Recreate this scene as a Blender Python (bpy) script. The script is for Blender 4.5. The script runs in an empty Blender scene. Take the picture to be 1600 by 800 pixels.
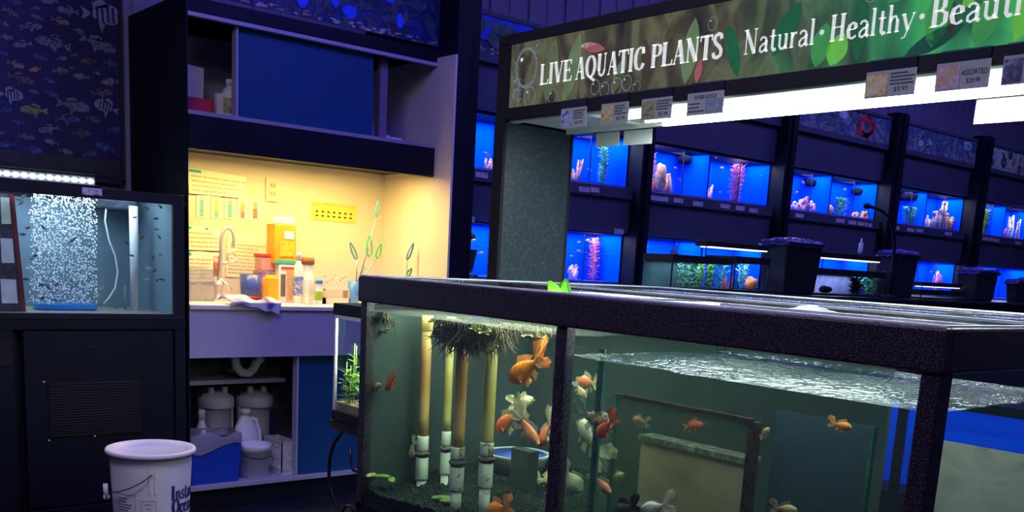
import bpy, math, random
from mathutils import Vector, Matrix, Euler, noise
random.seed(7)
R_ = math.radians
# ------------------------------------------------------------------ camera
C = bpy.context.scene.collection
YAW, PIT, ROL, FPX, CY, H = R_(40.3616), R_(-10.8133), R_(3.20517), 1531.23, 701.58, 1.2
cf = Vector((math.sin(YAW)*math.cos(PIT), math.cos(YAW)*math.cos(PIT), math.sin(PIT)))
cr0 = Vector((math.cos(YAW), -math.sin(YAW), 0)); cu0 = cr0.cross(cf)
CRT = cr0*math.cos(ROL)+cu0*math.sin(ROL); CUP = cu0*math.cos(ROL)-cr0*math.sin(ROL)
cam = bpy.data.cameras.new('camera'); cam.sensor_width = 36; cam.lens = FPX/1600*36
cam.shift_y = (CY-400)/1600; cam.clip_start = .01
co = bpy.data.objects.new('camera', cam); C.objects.link(co)
co.matrix_world = Matrix(((CRT.x, CUP.x, -cf.x, 0), (CRT.y, CUP.y, -cf.y, 0), (CRT.z, CUP.z, -cf.z, H), (0, 0, 0, 1)))
sc = bpy.context.scene; sc.camera = co
sc.view_settings.view_transform = 'Standard'; sc.view_settings.look = 'None'
sc.view_settings.gamma = 1; sc.view_settings.use_curve_mapping = False; sc.view_settings.exposure = 0
sc.cycles.transparent_max_bounces = 40; sc.cycles.max_bounces = 8; sc.cycles.use_denoising = True
def P(px, py, ax, v):            # where the line of sight through a photo point meets a real plane
    d = cf+CRT*((px-800)/FPX)-CUP*((py-CY)/FPX)
    o = Vector((0, 0, H)); return o+d*((v-o[ax])/d[ax])
# ------------------------------------------------------------------ world + lights
w = bpy.data.worlds.new('world'); sc.world = w; w.use_nodes = True
w.node_tree.nodes['Background'].inputs[0].default_value = (.10, .115, .46, 1)
w.node_tree.nodes['Background'].inputs[1].default_value = .13
def area(name, loc, sx, sy, power, col, rot=(0, 0, 0)):
    l = bpy.data.lights.new(name, 'AREA'); l.shape = 'RECTANGLE'; l.size = sx; l.size_y = sy; l.energy = power; l.color = col
    o = bpy.data.objects.new(name, l); o.location = loc; o.rotation_euler = rot; C.objects.link(o); return o
area('ceiling_lamp_aisle', (.6, 1.8, 3.3), 1.6, 1.6, 19, (.50, .45, 1))
area('ceiling_lamp_near', (-.6, -.6, 3.2), 1.6, 1.6, 22, (.62, .5, 1))
area('ceiling_lamp_far', (6.5, 2.6, 3.6), 5, 1.2, 80, (.24, .21, 1))
area('goldfish_tank_fill', (1.80, 2.2, 1.112), .25, .7, 12, (1, 1, .80))  # added fill light under the lids, brightens the goldfish compartment
area('right_tank_fill', (1.80, 1.3, 1.112), .25, .6, 6, (.95, 1, .95))  # same kind of added fill for the right compartment
area('back_tank_fill', (2.62, 1.5, 1.112), .3, 1.0, 6, (.95, 1, .95))  # added fill for the otherwise unlit back half of the island tank
area('bucket_blue_fill', (2.5, 2.9, 2.9), .5, .5, 26, (.10, .08, 1))  # added unseen blue light for the right side of the bucket
area('bucket_fill', (.35, 2.2, 2.9), .6, .6, 19, (.85, .75, 1))  # added unseen fill light to brighten the bucket
# ------------------------------------------------------------------ materials
MC = {}
def mat(name, col, rough=.6, metal=0, spec=.4, var=0, vs=8, bump=0, bs=60, emit=None, es=0, alpha=1, col2=None, trans=0):
    if name in MC: return MC[name]
    m = bpy.data.materials.new(name); m.use_nodes = True; MC[name] = m
    nt = m.node_tree; b = nt.nodes['Principled BSDF']
    b.inputs['Base Color'].default_value = (*col, 1); b.inputs['Roughness'].default_value = rough
    b.inputs['Metallic'].default_value = metal; b.inputs['Specular IOR Level'].default_value = spec
    b.inputs['Alpha'].default_value = alpha
    tc = nt.nodes.new('ShaderNodeTexCoord')
    if var or col2:
        n = nt.nodes.new('ShaderNodeTexNoise'); n.inputs['Scale'].default_value = vs; n.inputs['Detail'].default_value = 4
        nt.links.new(tc.outputs['Object'], n.inputs['Vector'])
        r = nt.nodes.new('ShaderNodeValToRGB'); r.color_ramp.elements[0].position = .38; r.color_ramp.elements[1].position = .62
        c2 = col2 if col2 else tuple(min(1, c*(1+var)) for c in col)
        c1 = col if col2 else tuple(c*(1-var) for c in col)
        r.color_ramp.elements[0].color = (*c1, 1); r.color_ramp.elements[1].color = (*c2, 1)
        nt.links.new(n.outputs['Fac'], r.inputs['Fac']); nt.links.new(r.outputs['Color'], b.inputs['Base Color'])
    if bump:
        n2 = nt.nodes.new('ShaderNodeTexNoise'); n2.inputs['Scale'].default_value = bs; n2.inputs['Detail'].default_value = 3
        nt.links.new(tc.outputs['Object'], n2.inputs['Vector'])
        bp = nt.nodes.new('ShaderNodeBump'); bp.inputs['Strength'].default_value = bump; bp.inputs['Distance'].default_value = .01
        nt.links.new(n2.outputs['Fac'], bp.inputs['Height']); nt.links.new(bp.outputs['Normal'], b.inputs['Normal'])
    if emit:
        b.inputs['Emission Color'].default_value = (*emit, 1); b.inputs['Emission Strength'].default_value = es
    return m
def glass(name, tint, refl=1.0, rough=.02, haze=0, hcol=(.5, .6, .6), bump=0, bs=20):
    if name in MC: return MC[name]
    m = bpy.data.materials.new(name); m.use_nodes = True; MC[name] = m
    nt = m.node_tree; nt.nodes.remove(nt.nodes['Principled BSDF']); out = nt.nodes['Material Output']
    t = nt.nodes.new('ShaderNodeBsdfTransparent'); t.inputs[0].default_value = (*tint, 1)
    g = nt.nodes.new('ShaderNodeBsdfGlossy'); g.inputs['Roughness'].default_value = rough
    f = nt.nodes.new('ShaderNodeFresnel'); f.inputs['IOR'].default_value = 1.45
    mu = nt.nodes.new('ShaderNodeMath'); mu.operation = 'MULTIPLY'; mu.inputs[1].default_value = refl
    mx = nt.nodes.new('ShaderNodeMixShader'); nt.links.new(f.outputs[0], mu.inputs[0])
    ge = nt.nodes.new('ShaderNodeNewGeometry'); iv = nt.nodes.new('ShaderNodeMath'); iv.operation = 'SUBTRACT'; iv.inputs[0].default_value = 1
    m2 = nt.nodes.new('ShaderNodeMath'); m2.operation = 'MULTIPLY'; m2.use_clamp = True; nt.links.new(ge.outputs['Backfacing'], iv.inputs[1])
    nt.links.new(mu.outputs[0], m2.inputs[0]); nt.links.new(iv.outputs[0], m2.inputs[1]); nt.links.new(m2.outputs[0], mx.inputs[0])
    last = t
    if haze:
        d = nt.nodes.new('ShaderNodeBsdfDiffuse'); d.inputs[0].default_value = (*hcol, 1)
        h = nt.nodes.new('ShaderNodeMixShader'); h.inputs[0].default_value = haze
        nt.links.new(t.outputs[0], h.inputs[1]); nt.links.new(d.outputs[0], h.inputs[2]); last = h
    if bump:
        tc = nt.nodes.new('ShaderNodeTexCoord'); n2 = nt.nodes.new('ShaderNodeTexNoise'); n2.inputs['Scale'].default_value = bs
        nt.links.new(tc.outputs['Object'], n2.inputs['Vector'])
        bp = nt.nodes.new('ShaderNodeBump'); bp.inputs['Strength'].default_value = bump; bp.inputs['Distance'].default_value = .02
        nt.links.new(n2.outputs['Fac'], bp.inputs['Height']); nt.links.new(bp.outputs['Normal'], g.inputs['Normal'])
    nt.links.new(last.outputs[0], mx.inputs[1]); nt.links.new(g.outputs[0], mx.inputs[2]); nt.links.new(mx.outputs[0], out.inputs['Surface'])
    return m
def speckle(name, base, spot, scale=260, rough=.35):
    m = mat(name, base, rough, bump=.25, bs=300); nt = m.node_tree; b = nt.nodes['Principled BSDF']
    tc = nt.nodes.new('ShaderNodeTexCoord'); n = nt.nodes.new('ShaderNodeTexNoise'); n.inputs['Scale'].default_value = scale
    n.inputs['Detail'].default_value = 2
    nt.links.new(tc.outputs['Object'], n.inputs['Vector']); r = nt.nodes.new('ShaderNodeValToRGB')
    r.color_ramp.elements[0].position = .5; r.color_ramp.elements[1].position = .72
    r.color_ramp.elements[0].color = (*base, 1); r.color_ramp.elements[1].color = (*spot, 1)
    nt.links.new(n.outputs['Fac'], r.inputs['Fac']); nt.links.new(r.outputs['Color'], b.inputs['Base Color']); return m
def pattern(name, cols, scale=6, emit=0, vor=False, rough=.5, dist=1.5, detail=3):
    if name in MC: return MC[name]
    m = mat(name, cols[0], rough); nt = m.node_tree; b = nt.nodes['Principled BSDF']
    tc = nt.nodes.new('ShaderNodeTexCoord')
    n = nt.nodes.new('ShaderNodeTexVoronoi' if vor else 'ShaderNodeTexNoise'); n.inputs['Scale'].default_value = scale
    if not vor: n.inputs['Distortion'].default_value = dist; n.inputs['Detail'].default_value = detail
    nt.links.new(tc.outputs['Object'], n.inputs['Vector'])
    r = nt.nodes.new('ShaderNodeValToRGB'); cr = r.color_ramp
    k = len(cols)
    lo, hi = (0, 1) if vor else (.3, .7)
    for i, c in enumerate(cols):
        p = lo+(hi-lo)*i/(k-1)
        e = cr.elements[i] if i < 2 else cr.elements.new(p)
        e.position = p; e.color = (*c, 1)
    if vor:
        nt.links.new(n.outputs['Color'], r.inputs['Fac'])
    else: nt.links.new(n.outputs['Fac'], r.inputs['Fac'])
    nt.links.new(r.outputs['Color'], b.inputs['Base Color'])
    if emit:
        nt.links.new(r.outputs['Color'], b.inputs['Emission Color']); b.inputs['Emission Strength'].default_value = emit
    return m
black = mat('black_laminate', (.005, .007, .014), .5, spec=.2, var=.25, vs=3, bump=.05, bs=90)
blackm = mat('black_matte', (.006, .007, .012), .7, var=.2, vs=5)
rimblk = speckle('textured_black_rim', (.013, .010, .018), (.12, .09, .125), 300)
charc = speckle('textured_dark_panel', (.03, .045, .055), (.06, .085, .10), 90, .3)
navy = mat('blue_laminate', (.004, .055, .16), .45, var=.08, vs=2)
rackp = mat('rack_panel_black', (.055, .058, .105), .5, var=.12, vs=3)
cream = mat('cream_wall_paint', (.70, .62, .50), .6, var=.03, vs=2)
cwhite = mat('white_counter', (.80, .76, .70), .35, var=.03, vs=4)
lav = mat('pale_grey_apron', (.40, .38, .50), .5, var=.03, vs=2)
whitep = mat('white_plastic', (.78, .76, .78), .4, var=.02, vs=5)
bucketm = mat('bucket_plastic', (.82, .78, .82), .38, var=.02, vs=5)
greyp = mat('grey_plastic', (.35, .35, .38), .5, var=.05)
chrome = mat('chrome', (.72, .68, .60), .32, .55, bump=.02)
steel = mat('black_iron', (.03, .03, .035), .3, .6, bump=.05)
paper = mat('white_paper', (.80, .79, .74), .7, var=.03, vs=12)
ink = mat('printed_ink', (.03, .03, .04), .7, var=.1)
clearp = glass('clear_plastic', (.93, .94, .95), 1, .15, .12, (.7, .7, .75))
gl = glass('aquarium_glass', (.93, .97, .96), .9, .015)
glf = glass('aquarium_front_glass', (.90, .96, .95), 1.15, .012, .025, (.35, .45, .42))
gledge = mat('green_glass_edge', (.02, .10, .08), .2, spec=.8, var=.3, vs=20)
silic = mat('brown_algae_silicone', (.02, .014, .012), .8, spec=.1, col2=(.06, .035, .03), vs=60)
waterm = glass('greenish_water', (.91, .95, .92), .25, .05, .03, (.22, .30, .26))
watertop = glass('rippled_water_surface', (.58, .66, .67), .35, .2, .06, (.22, .32, .33), 1, 40)
gravelm = mat('dark_gravel', (.006, .010, .009), .8, spec=.1, col2=(.028, .04, .034), vs=140, bump=1, bs=110)
tubelt = mat('fluorescent_tube', (.9, .95, 1), .4, emit=(.86, 1, .98), es=9)
reflw = mat('white_reflector', (.80, .86, .82), .45, var=.02)
# ------------------------------------------------------------------ mesh builder
class MB:
    def __init__(s): s.v = []; s.f = []; s.m = []; s.sm = []
    def add(s, vs, fs, mi=0, smooth=False):
        n = len(s.v); s.v += [Vector(q) for q in vs]; s.f += [tuple(n+i for i in f) for f in fs]; s.m += [mi]*len(fs); s.sm += [smooth]*len(fs); return s
    def box(s, x0, x1, y0, y1, z0, z1, mi=0):
        x0, x1 = sorted((x0, x1)); y0, y1 = sorted((y0, y1)); z0, z1 = sorted((z0, z1))
        v = [(x, y, z) for z in (z0, z1) for y in (y0, y1) for x in (x0, x1)]
        return s.add(v, [(0, 2, 3, 1), (4, 5, 7, 6), (0, 1, 5, 4), (2, 6, 7, 3), (0, 4, 6, 2), (1, 3, 7, 5)], mi)
    def prism(s, pts, off, mi=0):        # pts: polygon in 3D, extruded by off
        n = len(pts); off = Vector(off); a = [Vector(p) for p in pts]; b = [p+off for p in a]
        fs = [tuple(range(n-1, -1, -1)), tuple(range(n, 2*n))]+[(i, (i+1) % n, n+(i+1) % n, n+i) for i in range(n)]
        return s.add(a+b, fs, mi)
    def tube(s, pts, r, seg=8, mi=0, caps=True):
        pts = [Vector(p) for p in pts]; n = len(pts); rs = r if isinstance(r, (list, tuple)) else [r]*n
        vs = []; up = None
        for i, p in enumerate(pts):
            t = (pts[min(i+1, n-1)]-pts[max(i-1, 0)]).normalized()
            if up is None: up = t.orthogonal().normalized()
            else:
                up = up-t*up.dot(t); up = up.normalized() if up.length > 1e-5 else t.orthogonal().normalized()
            b = t.cross(up)
            vs += [p+(up*math.cos(2*math.pi*k/seg)+b*math.sin(2*math.pi*k/seg))*rs[i] for k in range(seg)]
        fs = [(i*seg+k, i*seg+(k+1) % seg, (i+1)*seg+(k+1) % seg, (i+1)*seg+k) for i in range(n-1) for k in range(seg)]
        if caps: fs += [tuple(range(seg-1, -1, -1)), tuple((n-1)*seg+k for k in range(seg))]
        return s.add(vs, fs, mi, True)
    def lathe(s, prof, c, seg=32, mi=0, sx=1, sy=1):
        c = Vector(c); n = len(prof)
        vs = [c+Vector((math.cos(2*math.pi*k/seg)*r*sx, math.sin(2*math.pi*k/seg)*r*sy, z)) for r, z in prof for k in range(seg)]
        fs = [(i*seg+k, i*seg+(k+1) % seg, (i+1)*seg+(k+1) % seg, (i+1)*seg+k) for i in range(n-1) for k in range(seg)]
        fs += [tuple(range(seg-1, -1, -1)), tuple((n-1)*seg+k for k in range(seg))]
        return s.add(vs, fs, mi, True)
    def ball(s, c, r, mi=0, seg=8, rings=6, sc_=(1, 1, 1)):
        c = Vector(c); vs = []
        for i in range(rings+1):
            a = math.pi*i/rings
            for k in range(seg):
                t = 2*math.pi*k/seg
                vs.append(c+Vector((math.sin(a)*math.cos(t)*r*sc_[0], math.sin(a)*math.sin(t)*r*sc_[1], math.cos(a)*r*sc_[2])))
        fs = [(i*seg+k, (i+1)*seg+k, (i+1)*seg+(k+1) % seg, i*seg+(k+1) % seg) for i in range(rings) for k in range(seg)]
        return s.add(vs, fs, mi, True)
    def grid(s, fn, nu, nv, mi=0, smooth=True, th=None):
        vs = [fn(i/nu, j/nv) for j in range(nv+1) for i in range(nu+1)]
        fs = [(j*(nu+1)+i, j*(nu+1)+i+1, (j+1)*(nu+1)+i+1, (j+1)*(nu+1)+i) for j in range(nv) for i in range(nu)]
        return s.add(vs, fs, mi, smooth)
    def leaf(s, base, d, nrm, ln, wd, mi=0, curl=.15, n=4):
        base = Vector(base); d = Vector(d).normalized(); nrm = Vector(nrm); side = d.cross(nrm)
        side = side.normalized() if side.length > 1e-4 else d.orthogonal().normalized(); up = side.cross(d)
        vs = []
        for i in range(n+1):
            t = i/n; wv = wd*.5*math.sin(math.pi*min(1, t*.86+.1))**.8; c = base+d*ln*t+up*(curl*ln*t*t)
            vs += [c-side*wv, c-up*wd*.12, c+side*wv]
        fs = []
        for i in range(n):
            a = i*3; fs += [(a, a+1, a+4, a+3), (a+1, a+2, a+5, a+4)]
        return s.add(vs, fs, mi, True)
    def build(s, name, mats, parent=None, origin=None, bevel=0, solid=0):
        if origin is None:
            if parent: origin = parent.matrix_world.translation if False else WL.get(parent.name, Vector((0, 0, 0)))
            else:
                xs = [q.x for q in s.v]; ys = [q.y for q in s.v]; zs = [q.z for q in s.v]
                origin = Vector(((min(xs)+max(xs))/2, (min(ys)+max(ys))/2, min(zs)))
        origin = Vector(origin); me = bpy.data.meshes.new(name); me.from_pydata([q-origin for q in s.v], [], s.f)
        if not isinstance(mats, (list, tuple)): mats = [mats]
        for q in mats: me.materials.append(q)
        me.polygons.foreach_set('material_index', s.m); me.polygons.foreach_set('use_smooth', s.sm); me.update()
        o = bpy.data.objects.new(name, me); C.objects.link(o)
        if parent: o.parent = parent; o.location = origin-WL[parent.name]
        else: o.location = origin
        WL[o.name] = origin
        if bevel:
            b = o.modifiers.new('bevel', 'BEVEL'); b.width = bevel; b.segments = 2; b.limit_method = 'ANGLE'
        if solid:
            b = o.modifiers.new('solid', 'SOLIDIFY'); b.thickness = solid
        return o
WL = {}
def tag(o, label, cat, group=None, kind=None):
    o['label'] = label; o['category'] = cat
    if group: o['group'] = group
    if kind: o['kind'] = kind
    return o
def thing(name, label, cat, loc, group=None):
    o = bpy.data.objects.new(name, None); C.objects.link(o); o.location = loc; o.empty_display_size = .05; WL[o.name] = Vector(loc)
    return tag(o, label, cat, group)
def struct(name, mb, m, bevel=0):
    o = mb.build(name, m, bevel=bevel); o['kind'] = 'structure'; return o
def plabel(o, t): o['label'] = t; return o
def place(o, loc, rot, s=1):
    o.location = loc; o.rotation_euler = rot; o.scale = (s, s, s) if not isinstance(s, tuple) else s; return o
# ------------------------------------------------------------------ serif lettering drawn with a broad pen
def ell(cx, cy, rx, ry, n=22): return [(cx+rx*math.sin(2*math.pi*k/n), cy+ry*math.cos(2*math.pi*k/n)) for k in range(n+1)]
K, N_ = .15, .05
def stem(x, y1=1, y0=0, w=K): return ([(x, y0), (x, y1)], w)
def ser(x, y, h=.12): return ([(x-h, y), (x+h, y)], .04)
S_ = [(.42, .76), (.39, .92), (.26, .98), (.12, .9), (.09, .74), (.17, .6), (.34, .45), (.43, .3), (.41, .1), (.26, .02), (.11, .07), (.07, .24)]
G = {
 'L': (.58, [stem(.15), ([(.15, .03), (.53, .03)], .06), ([(.53, .0), (.56, .24)], .05), ser(.15, .98), ser(.13, .02)]),
 'I': (.34, [stem(.16), ser(.16, .98), ser(.16, .02)]),
 'V': (.6, [([(.1, 1), (.31, 0)], K), ([(.52, 1), (.32, 0)], N_), ser(.1, .98), ser(.51, .98, .09)]),
 'E': (.58, [stem(.15), ([(.15, .97), (.5, .97)], .06), ([(.15, .52), (.42, .52)], .05), ([(.15, .03), (.52, .03)], .06), ([(.51, 1), (.5, .78)], .05), ([(.42, .64), (.42, .4)], .04), ([(.51, 0), (.55, .24)], .05), ser(.13, .98), ser(.13, .02)]),
 'A': (.64, [([(.31, 1), (.5, 0)], K), ([(.3, 1), (.09, 0)], N_), ([(.16, .34), (.42, .34)], .05), ser(.09, .02, .09), ser(.51, .02)]),
 'Q': (.7, [(ell(.33, .5, .25, .47), None), ([(.28, .06), (.42, -.06), (.62, -.16)], .1)]),
 'U': (.66, [stem(.15, 1, .26), ([(.15, .3), (.19, .1), (.31, .02), (.43, .07), (.5, .28)], .09), stem(.5, 1, .26, N_), ser(.15, .98), ser(.5, .98, .09)]),
 'T': (.58, [stem(.29), ([(.03, .96), (.55, .96)], .07), ([(.03, 1), (.02, .76)], .05), ([(.55, 1), (.56, .76)], .05), ser(.29, .02)]),
 'C': (.6, [([(.52, .7), (.47, .92), (.33, .98), (.17, .88), (.09, .65), (.09, .38), (.16, .12), (.31, .02), (.46, .09), (.54, .28)], None), ([(.52, .98), (.52, .7)], .05)]),
 'P': (.56, [stem(.15), ([(.15, .97), (.33, .97), (.46, .9), (.5, .74), (.45, .56), (.32, .49), (.15, .49)], None), ser(.13, .98), ser(.15, .02)]),
 'N': (.68, [stem(.12, 1, 0, N_), ([(.1, 1), (.52, 0)], K), stem(.54, 1, 0, N_), ser(.08, .98, .09), ser(.12, .02, .09), ser(.54, .98, .09)]),
 'S': (.5, [(S_, .12)]),
 'H': (.7, [stem(.15), stem(.53), ([(.15, .52), (.53, .52)], .05), ser(.15, .98), ser(.15, .02), ser(.53, .98), ser(.53, .02)]),
 'B': (.6, [stem(.15), ([(.15, .97), (.33, .96), (.43, .87), (.43, .65), (.33, .54), (.15, .53)], None), ([(.15, .53), (.36, .52), (.49, .42), (.49, .14), (.36, .03), (.15, .03)], None), ser(.13, .98), ser(.13, .02)]),
 'O': (.66, [(ell(.33, .5, .25, .47), None)]),
 'a': (.48, [([(.1, .48), (.15, .58), (.26, .6), (.36, .52), (.37, .4)], .08), ([(.37, .45), (.37, .06), (.46, .01)], .12), ([(.37, .36), (.2, .3), (.1, .2), (.1, .06), (.2, 0), (.37, .12)], .08)]),
 't': (.36, [([(.18, .84), (.18, .12), (.25, .01), (.35, .06)], .12), ([(.04, .58), (.33, .58)], .05)]),
 'u': (.54, [([(.14, .6), (.14, .14), (.22, .02), (.32, .03), (.41, .14)], .1), stem(.42, .6, 0, .12), ser(.09, .58, .05), ser(.37, .58, .05), ser(.46, .02, .06)]),
 'r': (.38, [stem(.14, .6, 0, .12), ([(.14, .4), (.22, .55), (.34, .57)], .09), ser(.09, .58, .05), ser(.14, .02, .09)]),
 'l': (.28, [stem(.14, 1, 0, .12), ser(.09, .98, .05), ser(.14, .02, .1)]),
 'e': (.46, [([(.09, .34), (.39, .36)], .05), ([(.39, .36), (.36, .53), (.25, .6), (.13, .5), (.08, .3), (.13, .08), (.26, 0), (.41, .1)], None)]),
 'h': (.56, [stem(.14, 1, 0, .12), ([(.14, .4), (.24, .57), (.35, .57), (.41, .42)], .08), stem(.42, .44, 0, .12), ser(.09, .98, .05), ser(.14, .02, .09), ser(.42, .02, .09)]),
 'n': (.56, [stem(.14, .6, 0, .12), ([(.14, .4), (.24, .57), (.35, .57), (.41, .42)], .08), stem(.42, .44, 0, .12), ser(.09, .58, .05), ser(.14, .02, .09), ser(.42, .02, .09)]),
 'y': (.5, [([(.08, .6), (.27, .02)], .12), ([(.46, .6), (.27, .02), (.18, -.22), (.06, -.26)], .05), ser(.08, .59, .08), ser(.45, .59, .06)]),
 'i': (.28, [stem(.14, .6, 0, .12), ([(.14, .78), (.14, .9)], .12), ser(.09, .58, .05), ser(.14, .02, .1)]),
 'f': (.34, [([(.36, .92), (.3, 1), (.2, .95), (.16, .8), (.16, 0)], .11), ([(.04, .58), (.3, .58)], .05), ser(.16, .02, .1)]),
 's': (.4, [([(x*.8, y*.6) for x, y in S_], .08)]),
 'c': (.44, [([(.38, .46), (.34, .57), (.24, .6), (.12, .5), (.08, .3), (.13, .08), (.25, 0), (.38, .08)], None)]),
 'o': (.5, [(ell(.25, .3, .18, .29), None)]),
 '*': (.30, [([(.04, .42), (.07, .42), (.15, .42), (.23, .42), (.26, .42)], .24)]),
 ' ': (.26, []),
}
def textlen(t): return sum(G[c][0] for c in t)
def text(mb, t, fn, u0, u1, v0, h, mi=0, slant=0, bold=1):      # fn maps (u, v) of the surface to a point in the place
    k = (u1-u0)/textlen(t); x = u0; sgn = 1 if k > 0 else -1
    for c in t:
        adv, strokes = G[c]
        if c == '*':
            mb.add([fn(x+.15*k+.0062*math.cos(t_*math.pi/8), v0+.42*h+.0062*math.sin(t_*math.pi/8)) for t_ in range(16)], [tuple(range(16))], mi); x += adv*k; continue
        for pts, wd in strokes:
            q = []
            for i in range(len(pts)-1):
                for j in range(3 if len(pts) > 2 else 2):
                    a = j/(3 if len(pts) > 2 else 2); q.append((pts[i][0]*(1-a)+pts[i+1][0]*a, pts[i][1]*(1-a)+pts[i+1][1]*a))
            q.append(pts[-1]); n = len(q); vs = []
            for i, (px, py) in enumerate(q):
                ax, ay = q[max(i-1, 0)]; bx, by = q[min(i+1, n-1)]; dx, dy = bx-ax, by-ay; l = math.hypot(dx, dy) or 1; dx /= l; dy /= l
                wv = (wd if wd else N_+(K-N_)*abs(dy)**1.5)*.5*bold
                for sg in (-1, 1):
                    X, Y = px-dy*wv*sg, py+dx*wv*sg; X += slant*Y
                    vs.append(fn(x+X*k, v0+Y*h))
            fs = [(2*i, 2*i+1, 2*i+3, 2*i+2) for i in range(n-1)]
            mb.add(vs, fs, mi)
        x += adv*k
def btext(mb, t, fn, u0, v0, h, width=None, mi=0):               # plain small lettering
    cu = bpy.data.curves.new('t', 'FONT'); cu.body = t; cu.size = 1; o = bpy.data.objects.new('t', cu); C.objects.link(o)
    bpy.context.view_layer.update(); me = o.to_mesh(); vs = [tuple(q.co) for q in me.vertices]; fs = [tuple(p.vertices) for p in me.polygons]
    wd = max(q[0] for q in vs); k = (width/wd) if width else h*1.35
    mb.add([fn(u0+q[0]*k, v0+q[1]*h*1.35) for q in vs], fs, mi)
    o.to_mesh_clear(); bpy.data.objects.remove(o); bpy.data.curves.remove(cu)
def lines(mb, fn, u0, u1, v0, v1, n, mi=0, fill=.45, seed=1):    # rows of too-small-to-read print
    r = random.Random(seed)
    for i in range(n):
        v = v0+(v1-v0)*(i+.5)/n; hh = (v1-v0)/n*fill/2; e = u0+(u1-u0)*r.uniform(.6, 1); u = u0
        while abs(u-u0) < abs(e-u0):
            st = (u1-u0)*r.uniform(.08, .22); b = u+st*.88
            mb.add([fn(u, v-hh), fn(b, v-hh), fn(b, v+hh), fn(u, v+hh)], [(0, 1, 2, 3)], mi); u += st
# ------------------------------------------------------------------ fish
def fish_mesh(body, fin, hh=.2, ww=.11, tail='fan', bend=0, spotn=0, dorsal=.14, droop=0):
    mb = MB(); n = 13; seg = 12
    def cx(t): return bend*math.sin((t-.2)*2.2)*.5 if t > .2 else 0
    vs = []
    for i in range(n+1):
        t = i/n; h = hh*(math.sin(math.pi*min(1, t*.93+.045)**.72))**.8*(1 if t < .8 else 1-(t-.8)*1.6)
        h = max(h*(1 if t > .25 else .78+.88*t), hh*.34*(1.25-.25*t) if t > .55 else .03); wv = max(ww*math.sin(math.pi*min(1, t*.97+.03)**.62)**.9, .012)
        x = .36-t*.68
        for k in range(seg):
            a = 2*math.pi*k/seg; vs.append((x, cx(t)+wv*.5*math.cos(a)*2*.5, h*.5*math.sin(a)*(1.08 if math.sin(a) < 0 else 1)))
    fs = [(i*seg+k, i*seg+(k+1) % seg, (i+1)*seg+(k+1) % seg, (i+1)*seg+k) for i in range(n) for k in range(seg)]
    fs += [tuple(range(seg)), tuple(n*seg+k for k in range(seg-1, -1, -1))]
    mb.add(vs, fs, 0, True)
    def fin_(p0, p1, tips, m=6, y=0, rip=.012):       # webbed fin from edge p0-p1 to a row of tip points
        vs = []
        for i in range(m+1):
            a = i/m; b = Vector(p0)*(1-a)+Vector(p1)*a
            k = a*(len(tips)-1); j = min(int(k), len(tips)-2); tp = Vector(tips[j])*(1-(k-j))+Vector(tips[j+1])*(k-j)
            rp = rip*math.sin(i*2.4)
            for q in (0, .5, 1):
                c = b*(1-q)+tp*q; vs.append((c.x, cx(min(1, (.36-c.x)/.68))*(1 if c.x < .16 else 0)+y*q+rp*q, c.z))
        fs = [(i*3+j, i*3+j+1, (i+1)*3+j+1, (i+1)*3+j) for i in range(m) for j in (0, 1)]
        nv = len(vs); vs2 = [(a_, b_+.006, c_) for a_, b_, c_ in vs]
        mb.add(vs+vs2, fs+[tuple(nv+q for q in reversed(f)) for f in fs], 1, True)
    bx = -.32
    if tail == 'fan':
        for sy in (-.05, .05):
            fin_((bx+.02, 0, .03), (bx+.02, 0, 0), [(bx-.12, 0, .27), (bx-.34, 0, .31), (bx-.36, 0, .18), (bx-.24, 0, .09), (bx-.14, 0, .02)], 10, sy)
            fin_((bx+.02, 0, 0), (bx+.02, 0, -.03), [(bx-.14, 0, .02), (bx-.28, 0, -.03), (bx-.33, 0, -.13), (bx-.24, 0, -.19), (bx-.10, 0, -.13)], 10, sy)
    else:
        fin_((bx+.02, 0, .035), (bx+.02, 0, 0), [(bx-.2, 0, .19), (bx-.17, 0, .1), (bx-.1, 0, 0)], 5)
        fin_((bx+.02, 0, 0), (bx+.02, 0, -.035), [(bx-.1, 0, 0), (bx-.17, 0, -.1), (bx-.2, 0, -.19)], 5)
    fin_((.16, 0, hh*.42), (-.2, 0, hh*.24), [(.08, 0, hh*.5+dorsal), (-.1, 0, hh*.42+dorsal*.8), (-.28, 0, hh*.3+dorsal*.35)], 7)
    fin_((.02, 0, -hh*.45), (-.08, 0, -hh*.42), [(-.02, 0, -hh*.5-.13), (-.14, 0, -hh*.5-.1)], 4, .03)
    fin_((-.14, 0, -hh*.36), (-.24, 0, -hh*.2), [(-.22, 0, -hh*.5-.1), (-.32, 0, -hh*.4-.06)], 4)
    for sy in (-1, 1):
        fin_((.16, 0, -hh*.15), (.13, 0, -hh*.3), [(.04, 0, -hh*.3), (.0, 0, -hh*.62)], 4, sy*.1+0)
        mb.ball((.27, sy*ww*.33, hh*.1), .021, 2, 8, 6)
    return mb
eyem = mat('fish_eye', (.01, .01, .01), .15, spec=.9, var=.1)
def fishcol(name, a, b, vs=7, t=.5):
    m = mat(name, a, .35, col2=b, vs=vs, spec=.6, bump=.35, bs=34); return m
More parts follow.
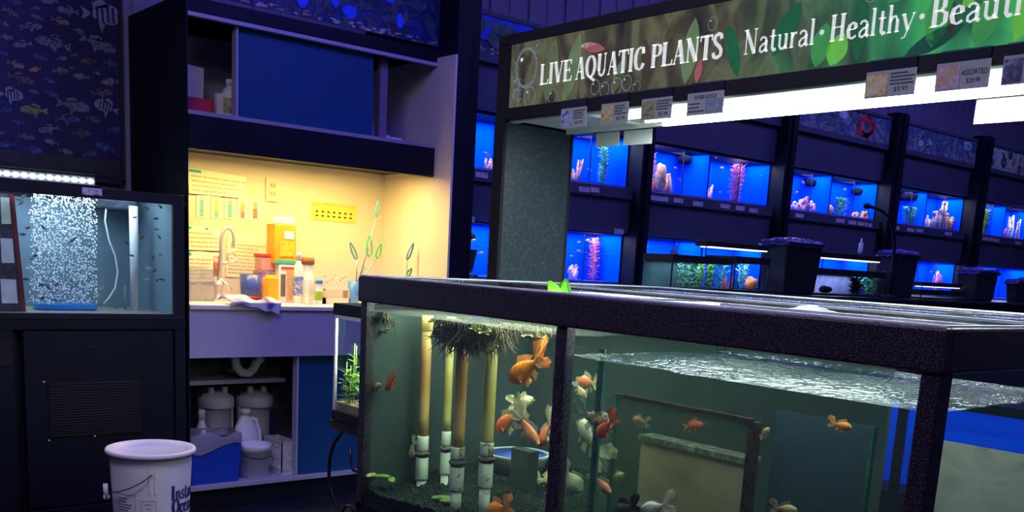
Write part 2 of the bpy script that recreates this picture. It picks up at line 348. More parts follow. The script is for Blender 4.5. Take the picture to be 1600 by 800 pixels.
FM = {
 'orange': (fishcol('fish_orange', (1, .20, .008), (1, .36, .02)), mat('fin_orange', (1, .48, .16), .5, alpha=.65, var=.1)),
 'red': (fishcol('fish_red', (.85, .05, .015), (.95, .14, .05)), mat('fin_red', (.8, .2, .1), .5, alpha=.7, var=.1)),
 'orwhite': (fishcol('fish_orange_white', (.95, .13, .02), (.95, .42, .20), 2.6), mat('fin_white', (.70, .66, .48), .5, alpha=.38, var=.1)),
 'white': (fishcol('fish_white_orange', (.66, .68, .56), (.85, .40, .20), 3.2), MC['fin_white']),
 'silver': (fishcol('fish_silver', (.50, .58, .50), (.72, .72, .6), 5), MC['fin_white']),
 'calico': (fishcol('fish_calico', (.05, .045, .05), (.75, .42, .24), 10), mat('fin_smoky', (.4, .42, .4), .5, alpha=.55, var=.2)),
 'yellow': (fishcol('fish_yellow', (.62, .56, .26), (.80, .76, .5), 6), mat('fin_yellow', (.7, .66, .4), .5, alpha=.6, var=.1)),
 'black': (fishcol('fish_black', (.01, .012, .015), (.03, .03, .04), 6), mat('fin_black', (.02, .02, .03), .5, var=.1)),
 'dim': (fishcol('fish_dull_orange', (.45, .22, .08), (.5, .35, .15), 6), mat('fin_dull', (.4, .3, .15), .5, alpha=.5, var=.1)),
}
def fish(hp, tp, X, col, label, hh=.22, ww=.12, tail='fan', bend=0, ax=0, flip=False, group=None, dorsal=.14, k=1.22, cat='fish', name='goldfish', sway=.15):
    a = P(*hp, ax, X); b = P(*tp, ax, X); L = (a-b).length/1.02*k; d = (a-b).normalized(); d = (d+Vector((sway, 0, 0) if ax == 0 else (0, sway, 0))).normalized()
    up = Vector((0, 0, 1)); z = (up-d*up.dot(d))
    z = z.normalized() if z.length > .25 else (Vector((0, 1, 0))-d*d.y).normalized()
    if flip: z = -z
    y = z.cross(d); c = (a+b)/2+d*L*.15
    o = fish_mesh(0, 0, hh, ww, tail, bend, dorsal=dorsal).build(name, [FM[col][0], FM[col][1], eyem], origin=(0, 0, 0))
    o.matrix_world = Matrix.Translation(c) @ Matrix((d, y, z)).transposed().to_4x4() @ Matrix.Scale(L, 4)
    return tag(o, label, cat, group)
# ================================================================== THE ROOM
YF, YB = 4.2, 4.9
mb = MB(); mb.box(-3, 13, -3, 4.9, -.1, 0)
struct('floor', mb, mat('dark_floor_tiles', (.012, .012, .022), .3, var=.3, vs=5, bump=.05))
mb = MB(); mb.box(-3, 13, YB, YB+.12, 0, 3.6)
x = -1.
while x < 13:
    mb.box(x, x+.09, YB-.012, YB, 0, 3.6); mb.box(x+.15, x+.17, YB-.006, YB, 0, 3.6); x += .3
struct('wall_back', mb, mat('ribbed_wall_paint', (.30, .27, .44), .6, var=.05, vs=2))
# ================================================================== SINK CABINET
xl, xr = 1.684, 2.945
cab = thing('sink_cabinet', 'black sink cabinet with blue sliding doors and a bright cream alcove', 'cabinet', (2.3, 4.5, 0))
def part(mb, n, m, p=None, bevel=0, lab=None, solid=0):
    o = mb.build(n, m, p if p else cab, bevel=bevel, solid=solid)
    if lab: plabel(o, lab)
    return o
part(MB().box(xl-.006, xl, YF, YB-.015, 0, 2.215), 'side_panel', black)
part(MB().box(xr, xr+.012, 4.045, YB-.015, .0, 2.165), 'side_panel', cream, lab='cream side panel')
part(MB().box(xr+.012, xr+.092, 4.05, YB-.015, .0, 2.5).box(xr, xr+.012, 4.2, YB-.015, 2.165, 2.5), 'end_stile', black)
part(MB().box(xl, xr, 4.65, 4.68, .94, 1.622), 'back_panel', cream, lab='cream alcove wall')
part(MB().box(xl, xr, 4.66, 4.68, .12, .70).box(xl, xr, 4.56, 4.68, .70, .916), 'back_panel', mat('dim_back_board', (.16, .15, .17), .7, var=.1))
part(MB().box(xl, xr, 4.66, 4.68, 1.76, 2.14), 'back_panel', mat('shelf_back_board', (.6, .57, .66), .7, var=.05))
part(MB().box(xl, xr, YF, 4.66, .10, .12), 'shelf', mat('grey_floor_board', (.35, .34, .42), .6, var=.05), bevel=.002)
part(MB().box(xl, xr, YF+.02, 4.66, 0, .10), 'plinth', black)
part(MB().box(xl, xr, 4.2, 4.24, .705, .915), 'apron', lav)
part(MB().box(xl, xr, YF-.004, 4.66, 1.735, 1.752), 'shelf', mat('shelf_edge_lavender', (.3, .28, .34), .5, var=.05))
part(MB().box(xl, xr, YF-.01, YF+.03, 1.595, 1.735).box(xl, xr, YF+.03, 4.65, 1.62, 1.735), 'header', black, bevel=.002)
part(MB().box(xl, xr, YF-.008, YF+.02, 2.125, 2.14), 'track', mat('lavender_track', (.42, .39, .5), .4, var=.05))
part(MB().box(xl, xr, YF, YF+.03, 2.14, 2.185).box(xl, xr, YF+.0, YB-.02, 2.185, 2.2), 'top_rail', black)
d = part(MB().box(1.911, 2.6, YF+.03, YF+.05, 1.752, 2.125), 'sliding_door', navy, bevel=.001)
part(MB().lathe([(.0, 0), (.012, .0), (.014, .004), (.012, .006), (.006, .007)], (0, 0, 0), 16), 'finger_hole', mat('dull_brass', (.35, .3, .2), .4, .8, var=.1), d)
o = bpy.context.scene.objects[-1] if False else None
fh = [q for q in bpy.data.objects if q.name.startswith('finger_hole')][-1]
pp = P(387, 115, 1, YF+.028); fh.location = pp-WL[d.name]; fh.rotation_euler = (R_(90), 0, 0)
part(MB().box(1.905, 1.913, YF+.015, YF+.06, 1.752, 2.125), 'door_edge', mat('pale_door_edge', (.4, .38, .55), .5, var=.05))
part(MB().box(2.214, 2.222, YF+.015, YF+.06, .12, .705), 'door_edge', MC['pale_door_edge'])
part(MB().box(2.222, 2.943, YF+.03, YF+.05, .12, .705), 'sliding_door', navy, bevel=.001)
part(MB().box(2.66, 2.70, YF+.06, 4.3, 1.752, 2.125), 'upright', mat('shelf_stile', (.16, .15, .2), .6, var=.04))
# art strip above the cabinet and above each rack bay
def artstrip(parent, x0, x1, z0, z1, y, seed, sty):
    m = [pattern('art_rock_blue', [(.004, .008, .03), (.01, .04, .22), (.004, .01, .05), (.05, .09, .13), (.01, .02, .06)], 5, dist=2.5),
         pattern('art_dark_teal', [(.02, .03, .08), (.08, .14, .18), (.03, .07, .25), (.28, .30, .26), (.03, .05, .10)], 7, dist=2.2),
         pattern('art_bright', [(.10, .2, .12), (.75, .85, .70), (.15, .3, .25), (.9, .85, .5), (.2, .35, .4)], 16, dist=1.6)][sty]
    o = MB().box(x0, x1, y-.006, y, z0, z1).build('picture_strip', m, parent); r = random.Random(seed)
    a = MB(); ms = [mat('art_leaf', (.05, .13, .10), .6, var=.4, vs=30), mat('art_blue', (.01, .08, .75), .6, var=.3, vs=9), mat('art_pebble', (.30, .27, .26), .7, var=.4, vs=40),
                    mat('art_pink', (.7, .03, .08), .6, var=.3, vs=30), mat('art_orange', (.55, .2, .05), .6, var=.3, vs=20), mat('art_pale', (.35, .5, .5), .6, var=.3, vs=20)]
    yy = y-.0075
    def blob(cx, cz, rx, rz, mi, n=10, j=.25):
        vs = [(min(x1, max(x0, cx+rx*math.cos(2*math.pi*k/n)*(1+r.uniform(-j, j)))), yy, min(z1, max(z0, cz+rz*math.sin(2*math.pi*k/n)*(1+r.uniform(-j, j))))) for k in range(n)]
        a.add([tuple(q) for q in vs]+[(cx, yy-.0005, cz)], [(k, (k+1) % n, n) for k in range(n)], mi)
    for i in range(int((x1-x0)*38)):                                  # pebble bed along the foot of the picture
        blob(r.uniform(x0, x1), z0+r.uniform(.003, .028), r.uniform(.008, .022), r.uniform(.003, .008), 2, 7)
    if sty == 0:
        for i in range(int((x1-x0)*12)): blob(r.uniform(x0+.1, x1-.1), r.uniform(z0+.06, z1-.03), r.uniform(.02, .05), r.uniform(.015, .04), 1, 9)
    for i in range(int((x1-x0)*14)):
        cx, cz = r.uniform(x0, x1), r.uniform(z0+.05, z1); an = r.uniform(.6, 2.6); ln = r.uniform(.05, .1); wd = ln*.22
        dx, dz = math.cos(an)*ln, math.sin(an)*ln
        v = [(cx, cz), (cx+dx*.5-dz*.22, cz+dz*.5+dx*.22), (cx+dx, cz+dz), (cx+dx*.5+dz*.22, cz+dz*.5-dx*.22)]
        a.add([(min(x1, max(x0, q)), yy-.001, min(z1, max(z0, s))) for q, s in v], [(0, 1, 2, 3)], 5 if sty == 2 and i % 3 == 0 else 0)
    if sty == 2:
        for i in range(12): blob(r.uniform(x0, x1), r.uniform(z0+.04, z1-.02), r.uniform(.03, .06), r.uniform(.03, .05), r.choice([4, 5, 0]), 10)
    if sty == 1:
        for i in range(4): blob(r.uniform(x0+.2, x1-.1), r.uniform(z0+.06, z1-.03), r.uniform(.03, .07), r.uniform(.02, .04), r.choice([0, 5]), 10)
    a.build('picture_print', ms, o); return o, a, ms
artstrip(cab, xl+.03, xr+.0, 2.215, 2.5, YF, 3, 0)
# worktop, stepped out over the apron
mb = MB(); mb.box(xl, xr, YF-.012, 4.65, .918, .94)
wt = tag(mb.build('worktop', cwhite, bevel=.004), 'pale continuous worktop with built-in sink inside the lit alcove', 'worktop')
# under-cabinet lamp
ul = thing('under_cabinet_light', 'warm strip light fixed under the shelf of the alcove', 'light', (2.3, 4.3, 1.60))
MB().box(1.85, 2.8, 4.245, 4.33, 1.614, 1.619).build('housing', whitep, ul)
MB().box(1.87, 2.78, 4.252, 4.32, 1.609, 1.614).build('diffuser', mat('warm_tube', (1, .85, .5), .4, emit=(1, .74, .30), es=9), ul)
area('alcove_lamp', (2.24, 4.30, 1.600), 1.05, .1, 15, (1, .71, .21))
# ---- papers on the alcove wall
def sheet(name, label, pts, Y, m, ink_rows=0, cat='paper', group=None, th=.0012, curl=0, extras=None, seed=1, hdr=None):
    q = [P(a, b, 1, Y) for a, b in pts]                               # tl tr br bl
    def fn(u, v): 
        p = (q[0]*(1-u)+q[1]*u)*(1-v)+(q[3]*(1-u)+q[2]*u)*v
        return p+Vector((0, -th-curl*(.5-.5*math.cos(u*9+v*3))*(.4+.6*v), 0))
    g = MB().grid(fn, 14, 8); n0 = len(g.v)
    o = g.build(name, m, solid=-.0008 if False else 0); tag(o, label, cat, group)
    if o.modifiers: pass
    b = MB(); f2 = lambda u, v: fn(u, v)+Vector((0, -.0012, 0))
    if hdr: b.add([f2(.02, .04), f2(hdr, .04), f2(hdr, .14), f2(.02, .14)], [(0, 1, 2, 3)], 1)
    if ink_rows: lines(b, f2, .05, .95, .2, .94, ink_rows, 0, .3, seed)
    if extras: extras(b, f2)
    if b.v: b.build('print', [mat('faint_ink', (.58, .46, .28), .7, var=.1), mat('teal_ink', (.02, .45, .40), .6, var=.1), mat('yellow_ink', (.95, .75, .02), .6, var=.05),
                    mat('orange_ink', (.9, .30, .02), .6, var=.1), mat('red_ink', (.75, .06, .03), .6, var=.1), mat('green_ink', (.15, .45, .08), .6, var=.1), ink], o)
    return o
YW = 4.648
papm = mat('cream_paper', (.86, .82, .66), .7, var=.04, vs=9)
sheet('instruction_poster', 'curled paper chart taped above the row of colour cards', [(293, 262), (384, 276), (380, 310), (294, 302)], YW, papm, 4, curl=.012, hdr=.22, seed=2, cat='poster')
sheet('instruction_poster', 'creased instruction sheet behind the faucet, upper one beside the black panel', [(293, 352), (346, 356), (346, 392), (293, 390)], YW, papm, 4, curl=.008, hdr=.6, seed=4, cat='poster')
sheet('instruction_poster', 'creased instruction sheet behind the faucet, lower one beside the plastic tub', [(293, 392), (345, 395), (344, 440), (293, 440)], YW, papm, 6, curl=.010, hdr=.1, seed=5, cat='poster')
sheet('instruction_poster', 'wide printed sheet with columns of text right of the faucet', [(356, 364), (420, 371), (414, 436), (352, 432)], YW, papm, 9, curl=.003, seed=6, cat='poster')
cards = [((307, 323), [1, 1, 1, 1, 1], 'pale test colour card with teal rows, leftmost in the row'), ((330, 346), [2, 2, 2, 5, 1], 'test colour card fading from yellow to green'),
         ((351, 367), [5, 1, 1, 1, 1], 'pale test colour card with green grey rows, middle of the row'), ((371, 387), [2, 3, 3, 4, 4], 'test colour card fading from yellow to orange'), ((390, 407), [3, 3, 4, 4, 4], 'test colour card with mostly red rows, rightmost in the row')]
for (a, b), cs, lb in cards:
    def ex(m_, f, cs=cs):
        for i, c in enumerate(cs):
            for dv in (0, .07): m_.add([f(.3, .2+i*.15+dv), f(.72, .2+i*.15+dv), f(.72, .25+i*.15+dv), f(.3, .25+i*.15+dv)], [(0, 1, 2, 3)], c)
        m_.add([f(.2, .07), f(.8, .07), f(.8, .1), f(.2, .1)], [(0, 1, 2, 3)], 0)
    dy = (a-307)*.055
    sheet('colour_card', lb, [(a, 305+dy), (b, 306+dy), (b-1, 341+dy*.7), (a, 340+dy*.7)], YW, paper, 0, 'card', 'test colour cards on the alcove wall', extras=ex)
def fchart(m_, f):
    r = random.Random(5)
    for (u, v, w_, h_) in [(.04, .1, .12, .12), (.22, .05, .2, .1), (.45, .08, .33, .08), (.8, .1, .14, .1)]:
        m_.add([f(u, v), f(u+w_, v), f(u+w_, v+h_), f(u, v+h_)], [(0, 1, 2, 3)], 0)
    for row in (.52, .75):
        for i in range(7):
            u = .08+i*.125; m_.add([f(u, row), f(u+.035, row-.06), f(u+.08, row), f(u+.035, row+.06)], [(0, 1, 2, 3)], 6)
sheet('fish_chart', 'yellow chart of small fish drawings on the alcove wall', [(487, 314), (558, 321), (556, 349), (486, 343)], YW, mat('yellow_card', (.90, .62, .10), .6, var=.03), 0, 'poster', extras=fchart)
# outlet
p0, p1 = P(415, 277, 1, YW), P(434, 316, 1, YW)
ot = thing('power_outlet', 'cream power outlet plate on the alcove wall', 'outlet', (p0.x, YW, p1.z))
MB().box(p0.x, p1.x, YW-.008, YW, p1.z, p0.z).build('cover_plate', mat('outlet_cream', (.72, .62, .45), .4, var=.03), ot, bevel=.002)
cx_ = (p0.x+p1.x)/2; cz_ = (p0.z+p1.z)/2; b = MB()
for s in (-1, 1):
    b.box(cx_-.017, cx_+.017, YW-.011, YW-.008, cz_+s*.02-.014, cz_+s*.02+.014, 0)
    for t in (-1, 1): b.box(cx_+t*.007-.0015, cx_+t*.007+.0015, YW-.0118, YW-.011, cz_+s*.02-.004, cz_+s*.02+.006, 1)
b.build('socket', [mat('outlet_socket', (.6, .5, .36), .4, var=.03), ink], ot)
# ---- faucet
YFc = 4.5; ZC = .94
def Q(px, py, Y=YFc): return P(px, py, 1, Y)
fa = thing('faucet', 'tall chrome gooseneck faucet standing on the worktop', 'faucet', (Q(341, 462).x, YFc, ZC))
bx_, by_ = Q(341, 462).x, YFc
MB().lathe([(.03, ZC), (.03, ZC+.01), (.018, ZC+.02), (.018, ZC+.06), (.024, ZC+.07), (.014, ZC+.095)], (bx_, by_, 0), 18).box(bx_-.06, bx_+.07, by_-.03, by_+.03, ZC, ZC+.008).build('base', chrome, fa)
MB().tube([(bx_, by_, ZC+.09)]+[Q(*q) for q in [(344, 425), (345, 400), (345.5, 375), (349, 361), (354, 355.5), (360, 357), (364.5, 364), (365.5, 375), (364, 386)]], .0085, 10).build('spout', chrome, fa)
MB().tube([Q(346, 440), Q(355, 446), Q(362, 455)], [.010, .009, .006], 8).ball(Q(345, 440), .016).build('handle', chrome, fa)
MB().tube([Q(362+7*math.cos(a/10*6.28), 402+9*math.sin(a/10*6.28)) for a in range(11)], .005, 8).tube([Q(347, 412), Q(357, 410)], .007, 8).build('sprayer_ring', chrome, fa)
MB().tube([Q(337, 432, 4.52), Q(338, 400, 4.52)], .013, 12).build('soap_dispenser', mat('red_liquid_bottle', (.75, .15, .05), .25, col2=(.85, .6, .4), vs=30), fa)
# ---- worktop things
def boxq(name, label, cat, x0p, x1p, ytop, Y, dep, m, parts=None, zb=ZC, group=None, bevel=.003):
    a, b = P(x0p, ytop, 1, Y), P(x1p, ytop, 1, Y)
    zt = a.z if isinstance(ytop, (int, float)) else 0
    o = thing(name, label, cat, ((a.x+b.x)/2, Y, zb), group)
    MB().box(a.x, b.x, Y, Y+dep, zb, zt).build('body', m, o, bevel=bevel)
    if parts: parts(o, a.x, b.x, zb, zt, Y)
    return o
def front(o, n, m, x0, x1, z0, z1, Y, d=.002): return MB().box(x0, x1, Y-d, Y+.0005, z0, z1).build(n, m, o)
def p_tall(o, x0, x1, z0, z1, Y):
    w_ = x1-x0; h = z1-z0
    front(o, 'picture', pattern('box_art', [(.3, .2, .02), (.75, .55, .05), (.2, .3, .05)], 40), x0+w_*.25, x1-w_*.08, z0+h*.18, z0+h*.58, Y)
    front(o, 'label', paper, x0+w_*.45, x1-w_*.1, z0+h*.64, z0+h*.84, Y)
    front(o, 'band', MC['teal_ink'], x0, x1, z0, z0+h*.08, Y)
wbx = boxq('white_box', 'white printed box with a dark window under the tall orange box', 'box', 436, 465, 412, 4.46, .1, paper, lambda o, x0, x1, z0, z1, Y: (
    front(o, 'window', mat('dim_print', (.15, .13, .1), .5, var=.2), x0+.01, x0+.035, z0+.03, z1-.05, Y), front(o, 'picture', pattern('box_speck', [(.8, .7, .5), (.7, .3, .15), (.5, .4, .3), (.8, .7, .5)], 70), x0+.04, x1-.006, z0+.01, z1-.03, Y), front(o, 'title', MC['red_ink'], x0+.012, x1-.012, z1-.026, z1-.014, Y)))
zt = P(436, 412, 1, 4.46).z
tb = boxq('orange_box', 'tall orange box with a fish picture stacked on the white box', 'box', 429.5, 463, 350, 4.46, .09, mat('orange_card', (.85, .36, .02), .5, var=.06), p_tall, zb=zt+.001)
zt2 = P(446, 350, 1, 4.46).z
o = tag(MB().box(P(427, 345, 1, 4.46).x, P(463, 345, 1, 4.46).x, 4.46, 4.54, zt2+.001, zt2+.013, 0).box(P(431, 345, 1, 4.46).x, P(460, 345, 1, 4.46).x, 4.465, 4.54, zt2+.013, zt2+.035, 1).build('packet', [mat('mint_packet', (.45, .75, .5), .5, col2=(.8, .85, .6), vs=60), MC['mint_packet'] if False else paper]), 'flat green and white packet lying on top of the orange box', 'packet')
boxq('purple_box', 'purple box under the pink lidded box', 'box', 408, 433, 423, 4.5, .09, mat('purple_card', (.28, .10, .35), .5, col2=(.5, .3, .45), vs=40), lambda o, x0, x1, z0, z1, Y: front(o, 'label', paper, x0+.04, x1-.01, z0+.05, z1-.02, Y))
zt = P(420, 423, 1, 4.5).z
boxq('pink_tub', 'pink tub with a red lid on the purple box', 'tub', 409, 432, 401, 4.5, .08, mat('pink_card', (.75, .32, .28), .5, col2=(.6, .3, .35), vs=50), lambda o, x0, x1, z0, z1, Y: MB().box(x0-.004, x1+.004, Y-.004, Y+.084, z1, z1+.014).build('lid', MC['red_ink'], o, bevel=.003), zb=zt+.001)
boxq('yellow_carton', 'small yellow orange carton in front of the purple box', 'carton', 419, 436, 434, 4.38, .06, mat('yellow_orange', (.95, .50, .02), .45, var=.08), lambda o, x0, x1, z0, z1, Y: MB().box(x0+.01, x1-.01, Y+.008, Y+.05, z1, z1+.012).build('spout', MC['yellow_ink'], o))
def bottle(name, label, cxp, Y, r, ytop, m, capm, lab=None, zb=ZC, neck=.5, group=None, cat='bottle'):
    c = P(cxp, ytop, 1, Y); h = c.z-zb; o = thing(name, label, cat, (c.x, Y, zb), group)
    MB().lathe([(r*.9, zb), (r, zb+.01*h/.1), (r, zb+h*.62), (r*.8, zb+h*.74), (r*neck, zb+h*.8), (r*neck, zb+h*.86)], (c.x, Y, 0), 20).build('body', m, o)
    MB().lathe([(r*neck*1.15, zb+h*.85), (r*neck*1.15, zb+h*.98), (r*neck, zb+h)], (c.x, Y, 0), 16).build('cap', capm, o)
    if lab: MB().lathe([(r*1.01, zb+h*.15), (r*1.02, zb+h*.16), (r*1.02, zb+h*.52), (r*1.01, zb+h*.53)], (c.x, Y, 0), 20).build('label', lab, o)
    return o
bottle('bottle', 'tall white bottle with a blue label patch beside the white box', 467, 4.42, .024, 394, whitep, whitep, pattern('blue_label', [(.8, .8, .8), (.02, .1, .6), (.8, .8, .8)], 30))
bottle('bottle', 'white cylinder bottle with brown lid behind the clear cup', 480, 4.5, .034, 402, whitep, mat('brown_lid', (.35, .14, .03), .5, var=.1), MC['blue_label'] if False else paper, neck=.95)
bottle('jar', 'short jar with a green label and blue lid', 498, 4.4, .02, 437, whitep, mat('blue_lid', (.05, .3, .7), .4, var=.1), mat('green_label', (.3, .55, .05), .5, var=.15, vs=30), neck=.95, cat='jar')
def cup(name, label, cxp, Y, r, ytop, m, zb=ZC, th=.003, taper=.85, cat='cup'):
    c = P(cxp, ytop, 1, Y); h = c.z-zb
    o = MB().lathe([(r*taper, zb), (r, zb+h), (r-th, zb+h), (r*taper-th, zb+th)], (c.x, Y, 0), 24).build(name, m); return tag(o, label, cat)
cup('clear_cup', 'clear plastic cup in front of the white bottles', 482, 4.36, .036, 438, clearp)
cup('blue_pot', 'dark blue pot with a white dot behind the red tray', 391, 4.48, .05, 429, mat('blue_pot_plastic', (.05, .10, .38), .3, var=.08))
cup('blue_cup', 'blue cup holding the fish nets beside the dark tank rim', 553, 4.42, .032, 439, mat('blue_cup_plastic', (.10, .28, .65), .35, var=.06))
# clear tub at left
a, b_ = Q(294, 419, 4.45), Q(334, 462, 4.45)
o = tag(MB().box(a.x+.004, b_.x, 4.44, 4.6, ZC, ZC+.003).box(a.x+.004, a.x+.007, 4.44, 4.6, ZC, a.z).box(b_.x-.003, b_.x, 4.44, 4.6, ZC, a.z).box(a.x+.004, b_.x, 4.44, 4.443, ZC, a.z).box(a.x+.004, b_.x, 4.597, 4.6, ZC, a.z).build('plastic_tub', clearp), 'clear plastic tub left of the faucet', 'tub')
# red tray
c = P(393, 456, 1, 4.3)
tag(MB().lathe([(.05, ZC+.001), (.062, ZC+.03), (.066, ZC+.032), (.058, ZC+.028), (.047, ZC+.006)], (c.x, 4.33, 0), 24, sx=1.05, sy=.8).build('red_dish', mat('red_plastic', (.85, .05, .03), .35, var=.08)), 'shallow red plastic dish beside the folded cloth', 'dish')
# folded cloth / glove hanging over the edge
def clothf(u, v):
    x = P(358+78*u, 470, 1, 4.2).x
    if v < .6: y0 = 4.32-.145*v/.6; z = ZC+.016+.012*math.sin(u*7+v*3)*(1-v)+.006*math.sin(v*9+u*14)+.022*math.sin(math.pi*u)*(1-v/.6)
    else: y0 = 4.174-.005*math.sin(u*11); t = (v-.6)/.4; z = ZC+.016-t*(.012+.055*max(0, u-.15)**1.3)-.004*t*math.sin(u*20)
    return Vector((x+.01*math.sin(v*5), y0, z))
cl = tag(MB().grid(clothf, 26, 16).build('folded_cloth', pattern('white_blue_cloth', [(.62, .62, .72), (.7, .7, .78), (.04, .06, .25), (.7, .7, .78)], 5, dist=1), solid=.004), 'white and navy cloth draped over the front of the worktop', 'cloth')
# test tube rack and figures
a, b_ = Q(507, 455, 4.42), Q(545, 455, 4.42)
tr = thing('test_tube_rack', 'cream rack of glass test tubes beside the blue cup', 'rack', ((a.x+b_.x)/2, 4.44, ZC))
zt = P(520, 452, 1, 4.42).z; MB().box(a.x, b_.x, 4.41, 4.47, ZC, ZC+.03).box(a.x, b_.x, 4.41, 4.47, zt-.004, zt+.004).box(a.x, a.x+.004, 4.41, 4.47, ZC, zt).box(b_.x-.004, b_.x, 4.41, 4.47, ZC, zt).build('rack_frame', mat('cream_rack', (.78, .68, .48), .5, var=.03), tr)
for i in range(9):
    x = a.x+.012+(b_.x-a.x-.024)*i/8; zz = P(520, 432+6*((i*3) % 4)*.6, 1, 4.42).z
    t_ = MB().tube([(x, 4.44, ZC+.006), (x, 4.44, zz)], .0048, 8).build('test_tube', clearp, tr)
    MB().tube([(x, 4.44, zz), (x, 4.44, zz+.012)], .006, 8).build('stopper', mat('tube_stopper', (.8, .7, .6), .5, col2=(.75, .35, .15), vs=40), t_)
# fish nets
def net(label, base, neck, head, rx, rz, col, Y=4.42, netc=None):
    hd = P(*head, 1, Y); nk = P(*neck, 1, Y); bs = P(*base, 1, Y); o = thing('fish_net', label, 'net', bs, 'fish nets in the lit alcove')
    d = (hd-nk).normalized(); s = Vector((d.z, 0, -d.x)); L = (hd-nk).length
    loop = [nk+d*(L*(1-math.cos(t))/2*1.0)*1.0+s*math.sin(t)*rx*(1-.35*math.cos(t)*-1) for t in [2*math.pi*k/20 for k in range(21)]]
    MB().tube(loop, .0042, 6).build('rim', col, o); MB().tube([bs, (bs+nk)/2+Vector((.004, 0, 0)), nk], .0035, 6).build('handle', mat('net_wire', (.35, .42, .38), .35, .5, var=.1), o)
    def nf(u, v):
        k = loop[int(u*20) % 20]; c = (hd+nk)/2; return k*(1-v)+(c+Vector((0, .03, -.01)))*v
    MB().grid(nf, 20, 4).build('net_bag', netc or glass('net_mesh', (.93, .95, .93), .2, .5, .10, (.3, .5, .4)), o)
gn = mat('green_net_rim', (.05, .5, .12), .4, var=.1); tn = mat('teal_net_rim', (.12, .35, .42), .4, var=.1)
net('net with a teal loop leaning left from the cup', (556, 450), (557, 405), (547, 379), .010, .02, tn)
net('net with the largest green loop, middle of the bunch', (553, 450), (577, 400), (577, 369), .016, .02, gn)
net('tallest net with a narrow teal loop', (557, 450), (588, 338), (591, 315), .008, .02, tn)
net('small net with a green loop right of the tall one', (555, 450), (589, 403), (595, 381), .012, .02, gn)
for lab, bs, nk, hd, cl_ in [('slender teal net standing in the right corner of the alcove', (632, 462), (636, 405), (646, 380), tn), ('short green net at the right corner of the alcove', (638, 462), (636, 432), (643, 420), gn)]:
    o_ = net(lab, bs, nk, hd, .009, .02, cl_, 4.30)
# holder for the right-hand nets (behind the big rim)
c = P(636, 445, 1, 4.30); tag(MB().lathe([(.028, ZC), (.033, ZC+.09), (.030, ZC+.09), (.025, ZC+.004)], (c.x, 4.30, 0), 20).build('net_holder_cup', MC['blue_cup_plastic']), 'blue cup holding the two nets in the right corner of the alcove', 'cup')
# ---- top shelf items
ZS = 1.752
def Q2(px, py, Y=4.4): return P(px, py, 1, Y)
a, b_ = Q2(293, 155, 4.36), Q2(334, 178, 4.36); xs0 = xl+.005
rd = thing('red_crate', 'red bin holding yellow and white packets on the upper shelf', 'crate', ((xs0+b_.x)/2, 4.4, ZS))
MB().box(xs0, b_.x, 4.36, 4.5, ZS, ZS+.008).box(xs0, b_.x, 4.36, 4.365, ZS, ZS+.075).box(xs0, b_.x, 4.495, 4.5, ZS, ZS+.075).box(xs0, xs0+.005, 4.36, 4.5, ZS, ZS+.075).box(b_.x-.005, b_.x, 4.36, 4.5, ZS, ZS+.075).build('body', mat('red_bin', (.6, .03, .05), .5, var=.08), rd, bevel=.002)
tag(MB().box(xs0+.01, xs0+.05, 4.37, 4.42, ZS+.01, ZS+.19).build('yellow_packet', mat('yellow_packet', (.7, .62, .05), .5, var=.08)), 'yellow packet standing in the red bin at its left end', 'packet')
tag(MB().prism([(xs0+.055, 4.44, ZS+.012), (xs0+.16, 4.44, ZS+.012), (xs0+.165, 4.44, ZS+.215), (xs0+.05, 4.44, ZS+.225)], (0, .03, 0)).build('white_packet', paper), 'large white packet standing in the red bin', 'packet')
cx2 = b_.x+.02; tag(MB().box(cx2, cx2+.03, 4.37, 4.4, ZS, ZS+.11).build('white_carton', paper), 'narrow white carton between the red bin and the bottle', 'carton')
bottle('bottle', 'white bottle with a blue and yellow label on the upper shelf', 359, 4.38, .036, 124, whitep, whitep, pattern('blue_yellow_label', [(.02, .06, .4), (.55, .55, .05), (.02, .08, .4)], 14), zb=ZS, neck=.42)
tag(MB().prism([(xs0+.02, 4.52, ZS), (xs0+.13, 4.52, ZS), (xs0+.10, 4.56, ZS+.33), (xs0+.015, 4.56, ZS+.36)], (0, .02, 0)).build('plastic_bag', mat('lavender_bag', (.30, .28, .42), .4, var=.2, vs=12, bump=.5, bs=14)), 'grey plastic bag leaning at the back of the upper shelf', 'bag')
tag(MB().box(2.72, 2.86, 4.36, 4.5, ZS, ZS+.03).box(2.75, 2.80, 4.38, 4.45, ZS+.03, ZS+.04).build('folded_papers', paper, bevel=.004), 'flat stack of papers at the right end of the upper shelf', 'papers')
# ---- under the sink
tp = thing('drain_trap', 'white curved drain pipe under the sink', 'pipe', (P(385, 575, 1, 4.42).x, 4.42, .6))
MB().tube([P(*q, 1, 4.42) for q in [(367, 540), (367, 560), (370, 574), (378, 582), (388, 583), (396, 577), (400, 568), (401, 562)]], .021, 14).build('bend', whitep, tp)
MB().tube([P(*q, 1, 4.42) for q in [(401, 564), (406, 560), (404, 556)]], .026, 12).build('nut', whitep, tp); MB().tube([P(366, 548, 1, 4.42), P(366, 556, 1, 4.42)], .027, 14).build('nut', whitep, tp)
MB().tube([P(*q, 1, 4.42) for q in [(402, 560), (404, 552), (412, 549), (425, 549)]], .02, 12).build('outlet_pipe', mat('dim_pipe', (.4, .4, .42), .5, var=.05), tp)
sb = tag(MB().box(xl+.01, P(440, 600, 1, 4.44).x, 4.40, 4.65, .555, .575).build('inner_shelf', mat('white_shelf_board', (.45, .43, .5), .5, var=.04)), 'narrow white shelf board under the drain pipe', 'shelf')
